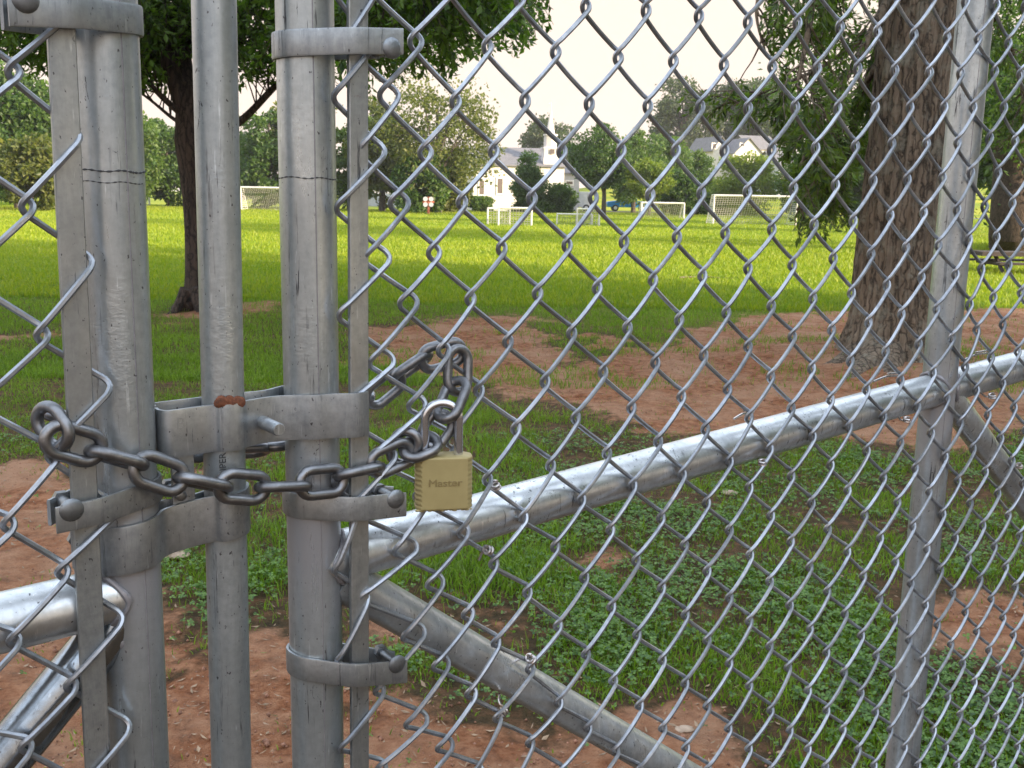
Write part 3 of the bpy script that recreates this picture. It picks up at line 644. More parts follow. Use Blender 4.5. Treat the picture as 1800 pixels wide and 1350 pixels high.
# ================================================================== DROP ROD with its latch
RB = 0.0152; segB = px_post((376, 0), (407, 1350), 0.04, 1.72, AX + 0.001)
rod = thing('drop_rod', 'upright galvanised drop rod between the two gate stiles with latch plates and a rust spot', 'drop rod', W3(post_s(segB, 0), AX, 0))
G().tube(tube_pts(*segB), RB, 32).build('rod', M_TUBE, rod)
sB_ = lambda z: post_s(segB, z)
zl = sz(460, 745, AX + 0.02)[1]; sb = sB_(zl); sc_ = post_s(segC, zl); sa = post_s(segA, zl)
hL = 0.0345; e_l = sz(284, 752, AX + 0.012)[0]; e_r = sz(647, 738, AX + 0.034)[0]
nB = AX + RB + 0.0022; nC = AX + TR + 0.0024
front = [(e_l + 0.001, AX - 0.002), (e_l + 0.0005, AX + 0.006), (e_l + 0.004, AX + 0.0125), (e_l + 0.012, AX + 0.013), (sb - 0.013, AX + 0.0125), (sb - 0.006, nB), (sb + 0.006, nB), (sb + 0.0145, AX + 0.0125), ((sb + sc_) / 2, AX + 0.010), (sc_ - 0.019, AX + 0.0155), (sc_ - 0.008, nC), (sc_ + 0.004, nC + .003), (sc_ + 0.014, AX + 0.0325), (e_r - 0.008, AX + 0.0355), (e_r, AX + 0.0335)]
lat = ribbon(cr(front, 6), zl, hL, 0.003, 0.02).build('latch_plate', M_BAND, rod)
back = [(e_l + 0.001, AX - 0.003), (e_l + 0.004, AX - 0.013), (sb - 0.013, AX - 0.0135), (sb, AX - RB - 0.0025), (sb + 0.014, AX - 0.0135), ((sb + sc_) / 2, AX - 0.010), (sc_ - 0.018, AX - 0.0175), (sc_, AX - TR - 0.0025), (sc_ + 0.018, AX - 0.0185), (e_r - 0.004, AX - 0.017)]
ribbon(cr(back, 6), zl + 0.0012, hL, 0.003, 0.02).build('latch_plate', M_BAND, rod)
bp = hit(462, 742, AX + 0.012); bs_, bz_ = TT @ bp, bp[2]
g = G(); g.tube([W3(bs_, AX - 0.020, bz_), W3(bs_, AX + 0.0405, bz_), W3(bs_, AX + 0.0418, bz_)], [0.0049, 0.0049, 0.0042], 20)
for k in range(8): g.tube([W3(bs_, AX + 0.013 + k * 0.0012, bz_), W3(bs_, AX + 0.0136 + k * 0.0012, bz_)], 0.0051, 18)
g.tube([W3(bs_, AX - 0.021, bz_), W3(bs_, AX - 0.0265, bz_)], 0.0088, 6); g.build('bolt', M_BAND, lat)
# rust spot on top of the plate
g = G(); rp = hit(404, 707, nB + 0.001)
for k in range(9):
    a = k / 8 - .5; g.sphere(rp + TT * a * 0.016 + ZV * (0.0012 * math.sin(k * 2.1)) - NN * .001, 0.0036 + 0.0009 * math.sin(k * 1.7), (1, 0.45, 1), 12, X=TT, Y=NN)
g.build('rust_spot', M_RUST, lat)['label'] = 'orange rusted weld spot on the latch plate'
def text_mesh(body, size, ext, name, parent, mat, origin, X, Y, Zn, align='CENTER', bevel=0.0):
    cu = bpy.data.curves.new('t', 'FONT'); cu.body = body; cu.size = size; cu.extrude = ext; cu.align_x = align; cu.align_y = 'CENTER'; cu.bevel_depth = bevel; cu.bevel_resolution = 1
    ob = bpy.data.objects.new('t', cu); COL.objects.link(ob); bpy.context.view_layer.update()
    me = bpy.data.meshes.new_from_object(ob.evaluated_get(bpy.context.evaluated_depsgraph_get()))
    bpy.data.objects.remove(ob); base = np.array(parent['_o'])
    V = np.array([v.co[:] for v in me.vertices]); V = origin + V[:, :1] * X + V[:, 1:2] * Y + V[:, 2:3] * Zn - base
    me.vertices.foreach_set('co', V.astype(np.float32).ravel()); me.update(); me.materials.clear(); me.materials.append(mat); me.name = name
    o = bpy.data.objects.new(name, me); COL.objects.link(o); o.parent = parent; o['_o'] = list(base); return o
text_mesh('B', 0.012, 0.0004, 'stamped_mark', lat, M_BAND, hit(318, 745, AX + 0.0143), TT, ZV, NN)
pm = hit(392, 812, AX + RB + 0.0012)
text_mesh('IPER', 0.0072, 0.0002, 'stencilled_mark', rod, M_PENCIL, pm, ZV, -TT, NN)
# small link plate hanging between the rod and the left stile
lp0, lp1 = hit(321, 790, AX + 0.004), hit(322, 893, AX + 0.004)
g = G(); g.box((lp0 + lp1) / 2, 0.0165, 0.003, lp0[2] - lp1[2] + 0.01, TT, NN, ZV); g.build('link_plate', M_BAND, rod, False, bevel=0.0006)
# lower guide clamp: round the left stile and round the rod
zg = sz(320, 935, AX + 0.02)[1]; sa2 = post_s(segA, zg); sb2 = sB_(zg); nA = AX + TR + 0.0026
gl = [(sa2 - 0.036, AX + 0.007), (sa2 - 0.028, AX + 0.010), (sa2 - 0.018, AX + 0.0165), (sa2 - 0.008, nA - .001), (sa2 + 0.004, nA), (sa2 + 0.014, AX + 0.019), (sa2 + 0.0225, AX + 0.0095), ((sa2 + sb2) / 2 + .001, AX + 0.0075), (sb2 - 0.014, AX + 0.0095), (sb2 - 0.007, AX + RB + 0.0015), (sb2 + 0.002, AX + RB + 0.0024), (sb2 + 0.011, AX + 0.0135), (sb2 + 0.0168, AX + 0.003), (sb2 + 0.0165, AX - 0.005), (sb2 + 0.010, AX - 0.0145), (sb2, AX - RB - 0.0025)]
gu = ribbon(cr(gl, 6), zg, 0.0345, 0.003, 0.115).build('guide_clamp', M_BAND, rod)
gk = [(sa2 - 0.036, AX - 0.009), (sa2 - 0.026, AX - 0.012), (sa2 - 0.014, AX - 0.0205), (sa2, AX - TR - 0.0025), (sa2 + 0.014, AX - 0.020), ((sa2 + sb2) / 2, AX - 0.010), (sb2 - 0.013, AX - 0.0125), (sb2, AX - RB - 0.0045), (sb2 + 0.012, AX - 0.017)]
ribbon(cr(gk, 6), zg - 0.002, 0.0345, 0.003, 0.06).build('guide_clamp', M_BAND, rod)
bolt(gu, sa2 - 0.031, AX + 0.0105, zg - 0.004, 0.0065, 0.03)
bolt(gu, (sa2 + sb2) / 2, AX + 0.0095, zg + 0.0235, 0.004, 0.03)

# ================================================================== CHAIN
def link_mesh(g, c, ax, wd, L=0.0415, Wd=0.0275, r=0.0040):
    """one oval link: ax = long axis, wd = direction of its width"""
    ax = np.array(ax, float); ax /= np.linalg.norm(ax); wd = np.array(wd, float); wd -= (wd @ ax) * ax; wd /= np.linalg.norm(wd)
    R_ = Wd / 2 - r; h = L / 2 - r - R_; P = []
    for a in np.linspace(-math.pi / 2, math.pi / 2, 12): P.append(c + ax * (h + R_ * math.cos(a)) + wd * R_ * math.sin(a))
    for a in np.linspace(math.pi / 2, 3 * math.pi / 2, 12): P.append(c + ax * (-h + R_ * math.cos(a)) + wd * R_ * math.sin(a))
    g.tube(P, r, 14, closed=True); return g
NF = AX + TR + 0.0095    # plane of the chain in front of the stiles
chain = thing('chain', 'dark steel chain looped round the gate stiles and the drop rod, closed by the padlock', 'chain', hit(420, 850, NF))
def lnk(p, q, n0, n1, wd, L=None):
    """link from image point p to q (outer ends) on planes n0/n1; wd width direction"""
    a, b_ = hit(*p, n0), hit(*q, n1); c = (a + b_) / 2
    link_mesh(gg := G(), c, b_ - a, wd, L or min(0.0445, max(0.036, np.linalg.norm(b_ - a))))
    return gg.build('link', M_CHAIN, chain)
FACE, EDGE = ZV, NN
fr = NF
LKS = [((74, 722), (112, 778), fr - 0.012, fr + 0.001, NN * 1.0 + TT * 0.7),
       ((70, 762), (188, 796), fr + .001, fr, FACE), ((143, 788), (265, 822), fr, fr, EDGE + ZV * .3), ((222, 812), (337, 852), fr, fr, FACE - NN * .1),
       ((299, 836), (413, 860), fr - .001, fr, EDGE + ZV * .3), ((372, 852), (480, 860), fr, fr, FACE + NN * .1), ((443, 857), (551, 854), fr, fr, EDGE + ZV * .25),
       ((517, 852), (613, 842), fr, fr, FACE - NN * .1), ((579, 840), (680, 820), fr - .001, fr - .001, EDGE + ZV * .4), ((642, 826), (732, 786), fr - .001, fr + .001, FACE + TT * -.2),
       ((702, 800), (775, 770), fr + .001, fr + .007, EDGE - ZV * .6)]
for a in LKS: lnk(*a)
bk_ = AX - TR - 0.009
# behind the stiles
for i, (p, q, w) in enumerate((((64, 722), (150, 742), EDGE), ((122, 734), (226, 756), FACE), ((200, 750), (304, 772), EDGE), ((276, 768), (384, 790), FACE), ((352, 782), (488, 790), FACE + NN * .5), ((440, 786), (556, 770), EDGE), ((520, 770), (612, 735), FACE))):
    if i == 4: continue
    lnk(p, q, bk_ + (0.014 if i == 0 else 0), bk_, w)
lnk((368, 795), (488, 790), bk_, bk_, EDGE + ZV * .5)
# rising behind the right stile and through the fabric to the padlock
rr = AX - 0.004
lnk((584, 748), (660, 690), bk_, rr - .006, EDGE + ZV * .3)
lnk((640, 712), (710, 655), rr - .004, rr + .004, FACE + TT * -.2 + NN * .25)
lnk((682, 672), (762, 618), rr + .004, rr + .010, NN + ZV * .8)
lnk((729, 638), (824, 612), rr + .012, FAB - .008, ZV + NN * .15)
lnk((806, 604), (804, 698), FAB - .006, FAB + .002, TT)
lnk((812, 660), (776, 746), FAB + .004, FAB + .016, NN + TT * .35)
lnk((790, 722), (745, 788), FAB + .008, FAB + .004, NN * .6 + TT)
lnk((722, 762), (700, 812), FAB + .003, FAB - .004, TT + NN * .8)

# ================================================================== PADLOCK
PLN = FAB + 0.0135
pc = hit(779, 845, PLN)
unit_ = lambda a: a / np.linalg.norm(a)
lock = thing('padlock', 'tan padlock with chromed shackle hanging on the chain in front of the wire fabric', 'padlock', pc)
u_ = (hit(829, 842, PLN) - hit(730, 845, PLN)); wL = np.linalg.norm(u_) * 0.985; 
wL = 0.0465; X_ = unit_(TT * 0.30 + np.array([0.70, 0, 0.0])); Y0 = ZV - (ZV @ X_) * X_; Y0 /= np.linalg.norm(Y0); N_ = np.cross(X_, Y0)
hh = (hit(779, 798, PLN) - hit(779, 890, PLN))[2] * 1.0; dp = 0.0215
def prof_body():
    g = G(); V = []; F = []
    c = 0.0035; w2, d2 = wL / 2, dp / 2
    # outline in plan (x, depth) with ribbed flanks made level by level
    nz = 60; zs = np.linspace(-hh / 2, hh / 2, nz)
    base = [(-w2 + .006, -d2), (w2 - .006, -d2), (w2 - .0015, -d2 + .004), (w2, -d2 + 0.006), (w2, d2 - 0.006), (w2 - .0015, d2 - .003), (w2 - .0045, d2), (-w2 + .0045, d2), (-w2 + .0015, d2 - .003), (-w2, d2 - .006), (-w2, -d2 + .006), (-w2 + .0015, -d2 + .004)]
    m = len(base)
    for z in zs:
        rib0 =  (0.5 + 0.5 * math.cos((z + hh / 2) / hh * 2 * math.pi * 11)) if abs(z) < hh * .42 else 0
        e_ = min(1, (hh / 2 - abs(z)) / 0.0016); ins = 0.0012 * (1 - math.sqrt(max(0, 1 - (1 - e_) ** 2)))
        for x, y in base:
            dx = rib0 * (0.0009 if x < 0 else 0.0004) if abs(x) > w2 - .005 else 0; x2 = (abs(x) - dx - ins) * (1 if x > 0 else -1); y2 = (abs(y) - ins) * (1 if y > 0 else -1)
            V.append(pc + X_ * x2 + N_ * y2 + Y0 * z)
    for i in range(nz - 1):
        for q in range(m): F.append([i * m + q, i * m + (q + 1) % m, i * m + m + (q + 1) % m, i * m + m + q])
    F += [list(range(m))[::-1], [(nz - 1) * m + q for q in range(m)]]
    return g.add(V, F)
body = prof_body().build('lock_body', M_BRASS, lock)
g = G()     # worn bumper foot along the bottom edge
for k in range(14): g.sphere(pc + X_ * (wL * (k / 13 - .5) * .93) - Y0 * (hh / 2 - .0002) + N_ * (dp / 2 - 0.002), 0.0014 + 0.0006 * math.sin(k * 2.3), (1.4, .8, .8), 8, X=X_, Y=N_, Z=Y0)
g.build('bottom_rim', M_BRASS, body)
text_mesh('Master', 0.0100, 0.0003, 'lettering', lock, M_LET, pc + X_ * 0.0004 + Y0 * 0.0010 + N_ * (dp / 2 + 0.0001), X_ * 0.98, Y0 * .85, N_, bevel=0.00012)
sl_, sr_ = hit(745, 795, PLN), hit(807, 795, PLN); topz = hit(776, 707, PLN)
hw = 0.0136; mid = (sl_ + sr_) / 2; ht = (topz - mid)[2]; rs = 0.0036
P = [mid - X_ * hw - Y0 * 0.004, mid - X_ * hw + Y0 * (ht - hw) * 0.5, mid - X_ * hw + Y0 * (ht - hw)] + [mid + Y0 * (ht - hw) + X_ * hw * -math.cos(a) + Y0 * (hw - rs * .2) * math.sin(a) for a in np.linspace(0.15, math.pi - 0.15, 20)] + [mid + X_ * hw + Y0 * (ht - hw), mid + X_ * hw - Y0 * 0.004]
G().tube(P, rs, 22).build('shackle', M_CHROME, lock)

# ---- tie wires holding the fabric to the rails (parts of the right gate)
def tie(px, py, ang, big=1.0, over=None):
    """a twisted tie: loop over the pipe ending in a small coil on the fabric"""
    g = G(); c = hit(px, py, FAB + 0.002); d1 = math.cos(ang) * TT + math.sin(ang) * ZV; d2 = -math.sin(ang) * TT + math.cos(ang) * ZV
    P = [c + d1 * 0.0032 * math.cos(t_) * big + NN * 0.0040 * math.sin(t_) + d2 * (0.0028 * t_ / 6.28) for t_ in np.linspace(0, 13, 36)]
    g.tube(P, 0.00125, 7)
    if over is not None:
        o_ = hit(*over, AX + TR * .5); P = cr([P[0], c - NN * 0.006 + (o_ - c) * .15, (c + o_) / 2 - NN * .006, o_ - NN * .002], 6); g.tube(P, 0.00125, 7)
    return g.build('tie_wire', M_TIE, gR)
tie(873, 858, 0.6); tie(862, 968, 1.2, over=(845, 985)); tie(1340, 818, 0.1, over=(1372, 800)); tie(1594, 742, 0.1, over=(1580, 726)); tie(1744, 700, 0.3, over=(1726, 690))
tie(936, 1160, 0.9, over=(905, 1165)); tie(888, 1247, 2.0, over=(880, 1222)); tie(1792, 822, 0.5)
for (p, q) in (((1535, 672), (1582, 660)), ((1690, 636), (1737, 620)), ((1290, 738), (1322, 726))):
    a_, b_ = hit(*p, AX + TR * .3), hit(*q, AX + TR * .3); g = G()
    g.tube(cr([a_ + ZV * .001, (a_ + b_) / 2 + ZV * .003, b_, b_ + ZV * .003, (a_ + b_) / 2 + ZV * .006], 5), 0.00125, 7); g.build('tie_wire', M_TIE, gR)

# ================================================================== VEGETATION
def leaves_np(C, D_, Nn_, L, Wd, fold=0.12):
    """diamond leaves: C base points, D_ unit length dirs, Nn_ side dirs"""
    n = len(C); L = np.broadcast_to(L, n)[:, None]; Wd = np.broadcast_to(Wd, n)[:, None]; up_ = np.cross(D_, Nn_)
    V = np.stack([C, C + D_ * L * .45 + Nn_ * Wd / 2 + up_ * Wd * fold, C + D_ * L - up_ * L * 0.08, C + D_ * L * .45 - Nn_ * Wd / 2 + up_ * Wd * fold], 1).reshape(-1, 3)
    F = np.arange(n * 4).reshape(n, 4); return V, F
def unit(a): return a / (np.linalg.norm(a, axis=-1, keepdims=True) + 1e-9)
def child(name, V, F, mat, root, smooth=False):
    me = mesh_np(name, V - np.array(root['_o']), F, mat, smooth); o = bpy.data.objects.new(name, me); COL.objects.link(o); o.parent = root; o['_o'] = root['_o']; return o
def far_tree(px, base_Y, w_px, top_py, label, kind, bottom_frac=0.12, density=1.0, clumps=None, name='broadleaf_tree', shape='round', leaf=0.34, trunk=0.28, seed=None, group='trees beyond the field', gz=None, spread=1.0, group_on=True):
    r = np.random.default_rng(seed if seed is not None else int(abs(px * 7) + top_py))
    b0 = at(px, 400, base_Y); b0[2] = height_at(np.array(b0[0]), np.array(b0[1])) if gz is None else gz
    H = at(px, top_py, base_Y)[2] - b0[2]; Rw = w_px / FPX * base_Y / 2
    root = thing(name, label, 'tree', (b0[0], b0[1], b0[2] - 0.1), group if group_on else None)
    tk = G(); tr = trunk * H / 9
    lean = r.normal(0, .04, 2) * H
    top = b0 + [lean[0], lean[1], H * .8]
    tk.tube(cr([b0 - [0, 0, .1], b0 + [0, 0, H * .25], b0 + [lean[0] * .4, lean[1] * .4, H * .5], top], 4), np.linspace(tr, tr * .2, 13), 8)
    C = []
    zlo = H * bottom_frac; k = clumps or int(34 + 10 * Rw)
    for i in range(k):
        for _ in range(40):
            q = r.uniform(-1, 1, 3)
            if shape == 'round': ok = q @ q <= 1 and q @ q > 0.12
            elif shape == 'cone': ok = math.hypot(q[0], q[1]) < (1 - (q[2] + 1) / 2) * .9 + .08
            else: ok = math.hypot(q[0], q[1]) < math.sqrt(max(0, 1 - q[2] ** 4)) * (0.85 + .15 * math.sin(5 * q[0] + q[2] * 4))
            if ok: break
        C.append([b0[0] + q[0] * Rw * .86 + lean[0] * (q[2] + 1) / 2, b0[1] + q[1] * Rw * .8, b0[2] + zlo + (q[2] + 1) / 2 * (H - zlo) * .95])
    C = np.array(C); cr_ = r.uniform(.16, .34, k) * Rw * 1.15 * spread
    for i in range(0, k, 3):
        a = b0 + [lean[0] * .3, lean[1] * .3, H * r.uniform(.22, .5)]
        if a[2] < C[i][2]: tk.tube(cr([a, (a + C[i]) / 2 + [0, 0, .1 * H], C[i]], 3), np.linspace(tr * .35, tr * .05, 7), 5)
    n = int(150 * density); V = []; 
    th = unit(r.normal(0, 1, (k, n, 3))); rad = r.uniform(.35, 1.08, (k, n, 1)) ** .6
    P = C[:, None] + th * rad * cr_[:, None, None] * [1, 1, .72]
    P = P.reshape(-1, 3); P = P[P[:, 2] > b0[2] + .15]; m = len(P)
    D_ = unit(r.normal(0, 1, (m, 3)) + [0, 0, -.25]); S_ = unit(np.cross(D_, r.normal(0, 1, (m, 3))))
    lf = leaf * r.uniform(.6, 1.3, m)
    V, F = leaves_np(P, D_, S_, lf, lf * .62)
    tk.build('trunk', M_BARK_F, root); child('crown', V, F, M_LF[kind], root); return root
FT = far_tree
FT(35, 70, 210, 100, 'tall dark tree at the far left of the field', 'dark', .05, 1.3, clumps=90)
FT(-75, 66, 170, 60, 'tallest dark tree past the left picture edge, crown half cut off', 'dark', .05, 1.2, clumps=80)
FT(150, 78, 190, 150, 'bushy dark tree behind the left gate stile', 'dark', .03, 1.1, clumps=80)
FT(60, 64, 110, 238, 'low rounded shrub tree glimpsed through the left gate wires', 'olive', .02, 1.1)
FT(245, 84, 120, 176, 'mid green tree just right of the left gate stile', 'mid', .02, 1.1)
FT(300, 88, 120, 208, 'dark green tree filling the gap left of the near dark trunk', 'dark', .02, 1.2)
FT(400, 92, 130, 205, 'green tree seen right behind the drop rod', 'mid', .02, 1.2)
FT(468, 86, 120, 178, 'dark green tree rising above the goal between drop rod and stile', 'dark', .02, 1.1)
FT(540, 88, 140, 150, 'olive tree hidden mostly behind the latch side stile', 'olive', .03, 1.0)
FT(615, 88, 120, 190, 'green tree just right of the latch side stile', 'mid', .02, 1.0)
FT(672, 84, 120, 165, 'airy olive tree with thin trunk left of the tallest far tree', 'olive', .06, .75)
FT(770, 82, 230, 128, 'tall airy yellow olive tree left of the church', 'olive', .10, .95, clumps=74, leaf=.30)
FT(735, 80, 110, 270, 'dark low tree behind the red post of round plates', 'dark', .02, .9)
FT(797, 86, 74, 255, 'olive bushy tree against the left end of the church', 'olive', .02, 1.0)
FT(846, 90, 44, 344, 'small leafy bush at the church wall below its windows', 'mid', .0, .8, name='bush', leaf=.22, group='bushes by the church')
FT(962, 175, 128, 203, 'large hazy grey green tree behind the steeple', 'grey', .15, 1.3, clumps=60, leaf=.5)
FT(935, 92, 88, 250, 'dark vine covered tree in front of the church', 'dark', .0, 1.6, clumps=80, shape='cone', leaf=.24)
FT(985, 92, 62, 322, 'low dark bush right of the vine covered tree', 'dark', .0, 1.2, name='bush', leaf=.22, group='bushes by the church')
FT(1060, 88, 122, 222, 'dark rounded tree with its trunk showing beside the blue pickup', 'dark', .33, 1.5, clumps=64, leaf=.26)
FT(1112, 108, 120, 225, 'tall mid green tree behind the small lime tree', 'mid', .1, 1.2, clumps=60)
FT(1140, 86, 88, 284, 'small lime green tree above the far wide goal', 'lime', .38, 1.4, clumps=46, leaf=.24)
FT(1195, 200, 130, 128, 'tall distant grey tree with sky gaps, the narrower of two behind the houses', 'grey', .22, 1.0, clumps=70, leaf=.6)
FT(1315, 205, 165, 122, 'broad distant grey tree above the white houses', 'grey', .10, 1.6, clumps=110, leaf=.65)
FT(1222, 100, 84, 236, 'pointed green conifer left of the white houses', 'mid', .04, 1.5, clumps=60, shape='cone', name='conifer_tree', leaf=.26)
FT(1168, 112, 112, 236, 'bushy mid green tree left of the conifer, behind the lime tree', 'mid', .05, 1.3, clumps=60)
FT(1190, 92, 70, 296, 'dark green shrub tree below the conifer', 'dark', .02, 1.3)
FT(1308, 94, 122, 268, 'lime green bushy tree behind the near big goal', 'lime', .02, 1.3, clumps=64, leaf=.26)
FT(1262, 96, 60, 330, 'small dark bush left of the near big goal', 'dark', .0, 1.2, name='bush', leaf=.22, group='bushes by the church')
FT(1440, 90, 150, 262, 'mid green tree behind the hanging oak leaves', 'mid', .02, 1.2)
FT(1530, 80, 140, 230, 'dark green tree hidden behind the big trunk', 'dark', .02, 1.2)
FT(1640, 60, 170, 120, 'dark tree filling the gap right of the big trunk', 'dark', .05, 1.2, clumps=70)
FT(1790, 46, 210, 60, 'dark shady tree at the right picture edge', 'dark', .22, 1.3, clumps=90)

# near trees, built from limbs, twigs and single leaves
def rand_perp(d, r): v = np.cross(d, r.normal(0, 1, 3)); return v / (np.linalg.norm(v) + 1e-9)
def near_tree(root, limbs, n_sub, sub_len, n_twig, twig_len, nleaf, L, Wd, droop, mat, bmat, seed, keep=None, wg=None, start=.25):
    r = np.random.default_rng(seed); wood = wg or G(); LC, LD, LS = [], [], []
    for path, r0, r1 in limbs:
        Q = cr(path, 6); wood.tube(Q, np.linspace(r0, r1, len(Q)), 9); nq = len(Q)
        for k in range(n_sub):
            i = int(nq * r.uniform(start, .999)); p = Q[i]; T_ = unit(Q[min(i + 1, nq - 1)] - Q[max(i - 1, 0)])
            d = unit(T_ * .7 + rand_perp(T_, r) * r.uniform(.6, 1.2) + [0, 0, .05 - droop * .3]); L1 = sub_len * r.uniform(.5, 1.2)
            sp = [p]; dd_ = d.copy()
            for q in range(5):
                dd_ = unit(dd_ + r.normal(0, .16, 3) + [0, 0, -droop * .16]); sp.append(sp[-1] + dd_ * L1 / 5)
            sp = np.array(sp)
            if keep is not None and not keep(sp[-1]): continue
            wood.tube(sp, np.linspace(max(r1 * .5, .010), .003, 6), 4, cap=False)
            for m in range(n_twig):
                j = r.uniform(.6, 5); a = sp[int(j)] + (sp[min(int(j) + 1, 5)] - sp[int(j)]) * (j % 1)
                td = unit(unit(sp[-1] - sp[0]) * .8 + rand_perp(dd_, r) * .9 + [0, 0, -droop * .5]); tl = twig_len * r.uniform(.5, 1.2)
                e = a + td * tl + [0, 0, -droop * .25 * tl]; md = (a + e) / 2 + [0, 0, .04 * tl]
                if keep is not None and not keep(e): continue
                wood.tube([a, md, e], [.0028, .002, .0012], 3, cap=False)
                for q in range(nleaf):
                    u = (q + .6) / nleaf; base_ = (a * (1 - u) ** 2 + 2 * md * u * (1 - u) + e * u * u)
                    sd_ = rand_perp(td, r); LC.append(base_); LD.append(unit(td * .75 + sd_ * .8 + [0, 0, -.25])); LS.append(rand_perp(LD[-1], r) + [0, 0, 0])
    C, D_, S_ = np.array(LC), unit(np.array(LD)), np.array(LS)
    S_ = unit(np.cross(D_, unit(np.array([0, 0, 1.0]) + r.normal(0, .5, (len(C), 3)))))
    f = r.uniform(.65, 1.25, len(C)); V, F = leaves_np(C, D_, S_, L * f, Wd * f)
    child('crown', V, F, mat, root)
    return wood
def P_(px, py, Y, dy=0.0): return at(px, py, Y + dy)
# left: dark shade tree
YL = 13.0
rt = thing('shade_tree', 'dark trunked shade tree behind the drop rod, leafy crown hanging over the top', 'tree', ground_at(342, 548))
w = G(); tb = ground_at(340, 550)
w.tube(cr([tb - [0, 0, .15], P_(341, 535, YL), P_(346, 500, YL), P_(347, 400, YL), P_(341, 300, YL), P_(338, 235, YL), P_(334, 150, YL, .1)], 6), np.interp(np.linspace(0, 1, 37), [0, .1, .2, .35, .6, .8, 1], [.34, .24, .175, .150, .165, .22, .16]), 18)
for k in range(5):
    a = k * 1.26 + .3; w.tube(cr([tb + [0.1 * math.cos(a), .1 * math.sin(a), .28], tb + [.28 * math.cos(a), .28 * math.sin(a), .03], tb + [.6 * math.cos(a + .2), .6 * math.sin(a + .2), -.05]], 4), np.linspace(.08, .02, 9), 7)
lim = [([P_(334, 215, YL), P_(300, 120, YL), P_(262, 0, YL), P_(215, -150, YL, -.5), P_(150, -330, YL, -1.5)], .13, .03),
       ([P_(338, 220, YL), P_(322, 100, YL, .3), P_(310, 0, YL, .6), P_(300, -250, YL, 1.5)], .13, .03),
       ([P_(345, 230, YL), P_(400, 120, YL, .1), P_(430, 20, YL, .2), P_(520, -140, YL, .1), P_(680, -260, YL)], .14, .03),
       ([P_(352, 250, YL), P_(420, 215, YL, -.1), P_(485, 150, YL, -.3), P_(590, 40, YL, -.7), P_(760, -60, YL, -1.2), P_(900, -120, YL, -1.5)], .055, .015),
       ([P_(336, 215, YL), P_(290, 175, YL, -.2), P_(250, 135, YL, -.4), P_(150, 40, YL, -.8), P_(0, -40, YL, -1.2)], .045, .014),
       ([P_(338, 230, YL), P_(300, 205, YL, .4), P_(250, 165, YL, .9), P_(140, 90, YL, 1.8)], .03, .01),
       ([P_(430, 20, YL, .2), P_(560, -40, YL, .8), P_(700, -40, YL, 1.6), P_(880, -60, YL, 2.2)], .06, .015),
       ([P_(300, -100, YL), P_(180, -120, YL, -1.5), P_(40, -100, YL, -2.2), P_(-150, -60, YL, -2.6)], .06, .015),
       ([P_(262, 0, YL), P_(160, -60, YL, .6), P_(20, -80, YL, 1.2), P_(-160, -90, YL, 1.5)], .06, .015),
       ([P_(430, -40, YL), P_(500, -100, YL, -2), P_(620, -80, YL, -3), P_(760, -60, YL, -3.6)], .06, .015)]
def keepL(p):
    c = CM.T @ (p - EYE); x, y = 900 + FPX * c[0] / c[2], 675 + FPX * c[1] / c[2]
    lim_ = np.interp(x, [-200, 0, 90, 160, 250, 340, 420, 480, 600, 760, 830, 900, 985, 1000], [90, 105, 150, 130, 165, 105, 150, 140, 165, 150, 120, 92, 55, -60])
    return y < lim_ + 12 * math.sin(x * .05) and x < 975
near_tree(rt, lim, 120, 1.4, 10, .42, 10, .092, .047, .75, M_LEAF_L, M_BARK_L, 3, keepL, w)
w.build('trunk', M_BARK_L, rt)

# right: big oak
YR = 9.5
ro = thing('oak_tree', 'big rough barked oak behind the mesh, narrow leaves hanging left of its trunk', 'tree', ground_at(1565, 640))
ob_ = ground_at(1562, 640); w = G()
prof = [(1558, 655, .62), (1560, 628, .50), (1566, 590, .43), (1572, 540, .385), (1576, 450, .365), (1590, 330, .355), (1603, 200, .345), (1614, 90, .35), (1622, 0, .355), (1632, -140, .33), (1645, -400, .28)]
Q = cr([P_(a, b_, YR) for a, b_, c in prof], 8); rr_ = cr([[c * 1.0] for _, _, c in prof], 8)[:, 0]
# lobed, furrowed trunk
g0 = G(); k = 96; V = []; F = []; ro_ = np.random.default_rng(8); phs = ro_.uniform(0, 6.28, 8)
for i, (p, r_) in enumerate(zip(Q, rr_)):
    fl = max(0, (r_ - .36) / .26)
    for q in range(k):
        a = q / k * 2 * math.pi
        fur = 0.010 * math.sin(23 * a + 1.3 * math.sin(i * .35) + phs[0]) + 0.007 * math.sin(37 * a + 1.7 * math.sin(i * .5 + 1)) + 0.004 * math.sin(i * 1.9 + 11 * a)
        lob = fl * .16 * (math.cos(5 * a + phs[1]) + .5 * math.cos(3 * a + phs[2])) + .015 * math.cos(3 * a + i * .05)
        rad = r_ * (1 + lob) + fur; V.append(p + [rad * math.cos(a), rad * math.sin(a), 0])
for i in range(len(Q) - 1):
    for q in range(k): F.append([i * k + q, i * k + (q + 1) % k, i * k + k + (q + 1) % k, i * k + k + q])
w.add(V, F)
for k_, (ax_, ay_) in enumerate(((1440, 655), (1490, 672), (1560, 672), (1625, 655), (1500, 628))):
    e = ground_at(ax_, ay_); s0 = ob_ + (e - ob_) * .25 + [0, 0, .22]; w.tube(cr([s0, (s0 + e) / 2 + [0, 0, -.07], e + [0, 0, -.03], e + (e - ob_) * .3 + [0, 0, -.1]], 5), np.linspace(.17, .035, 16), 9)
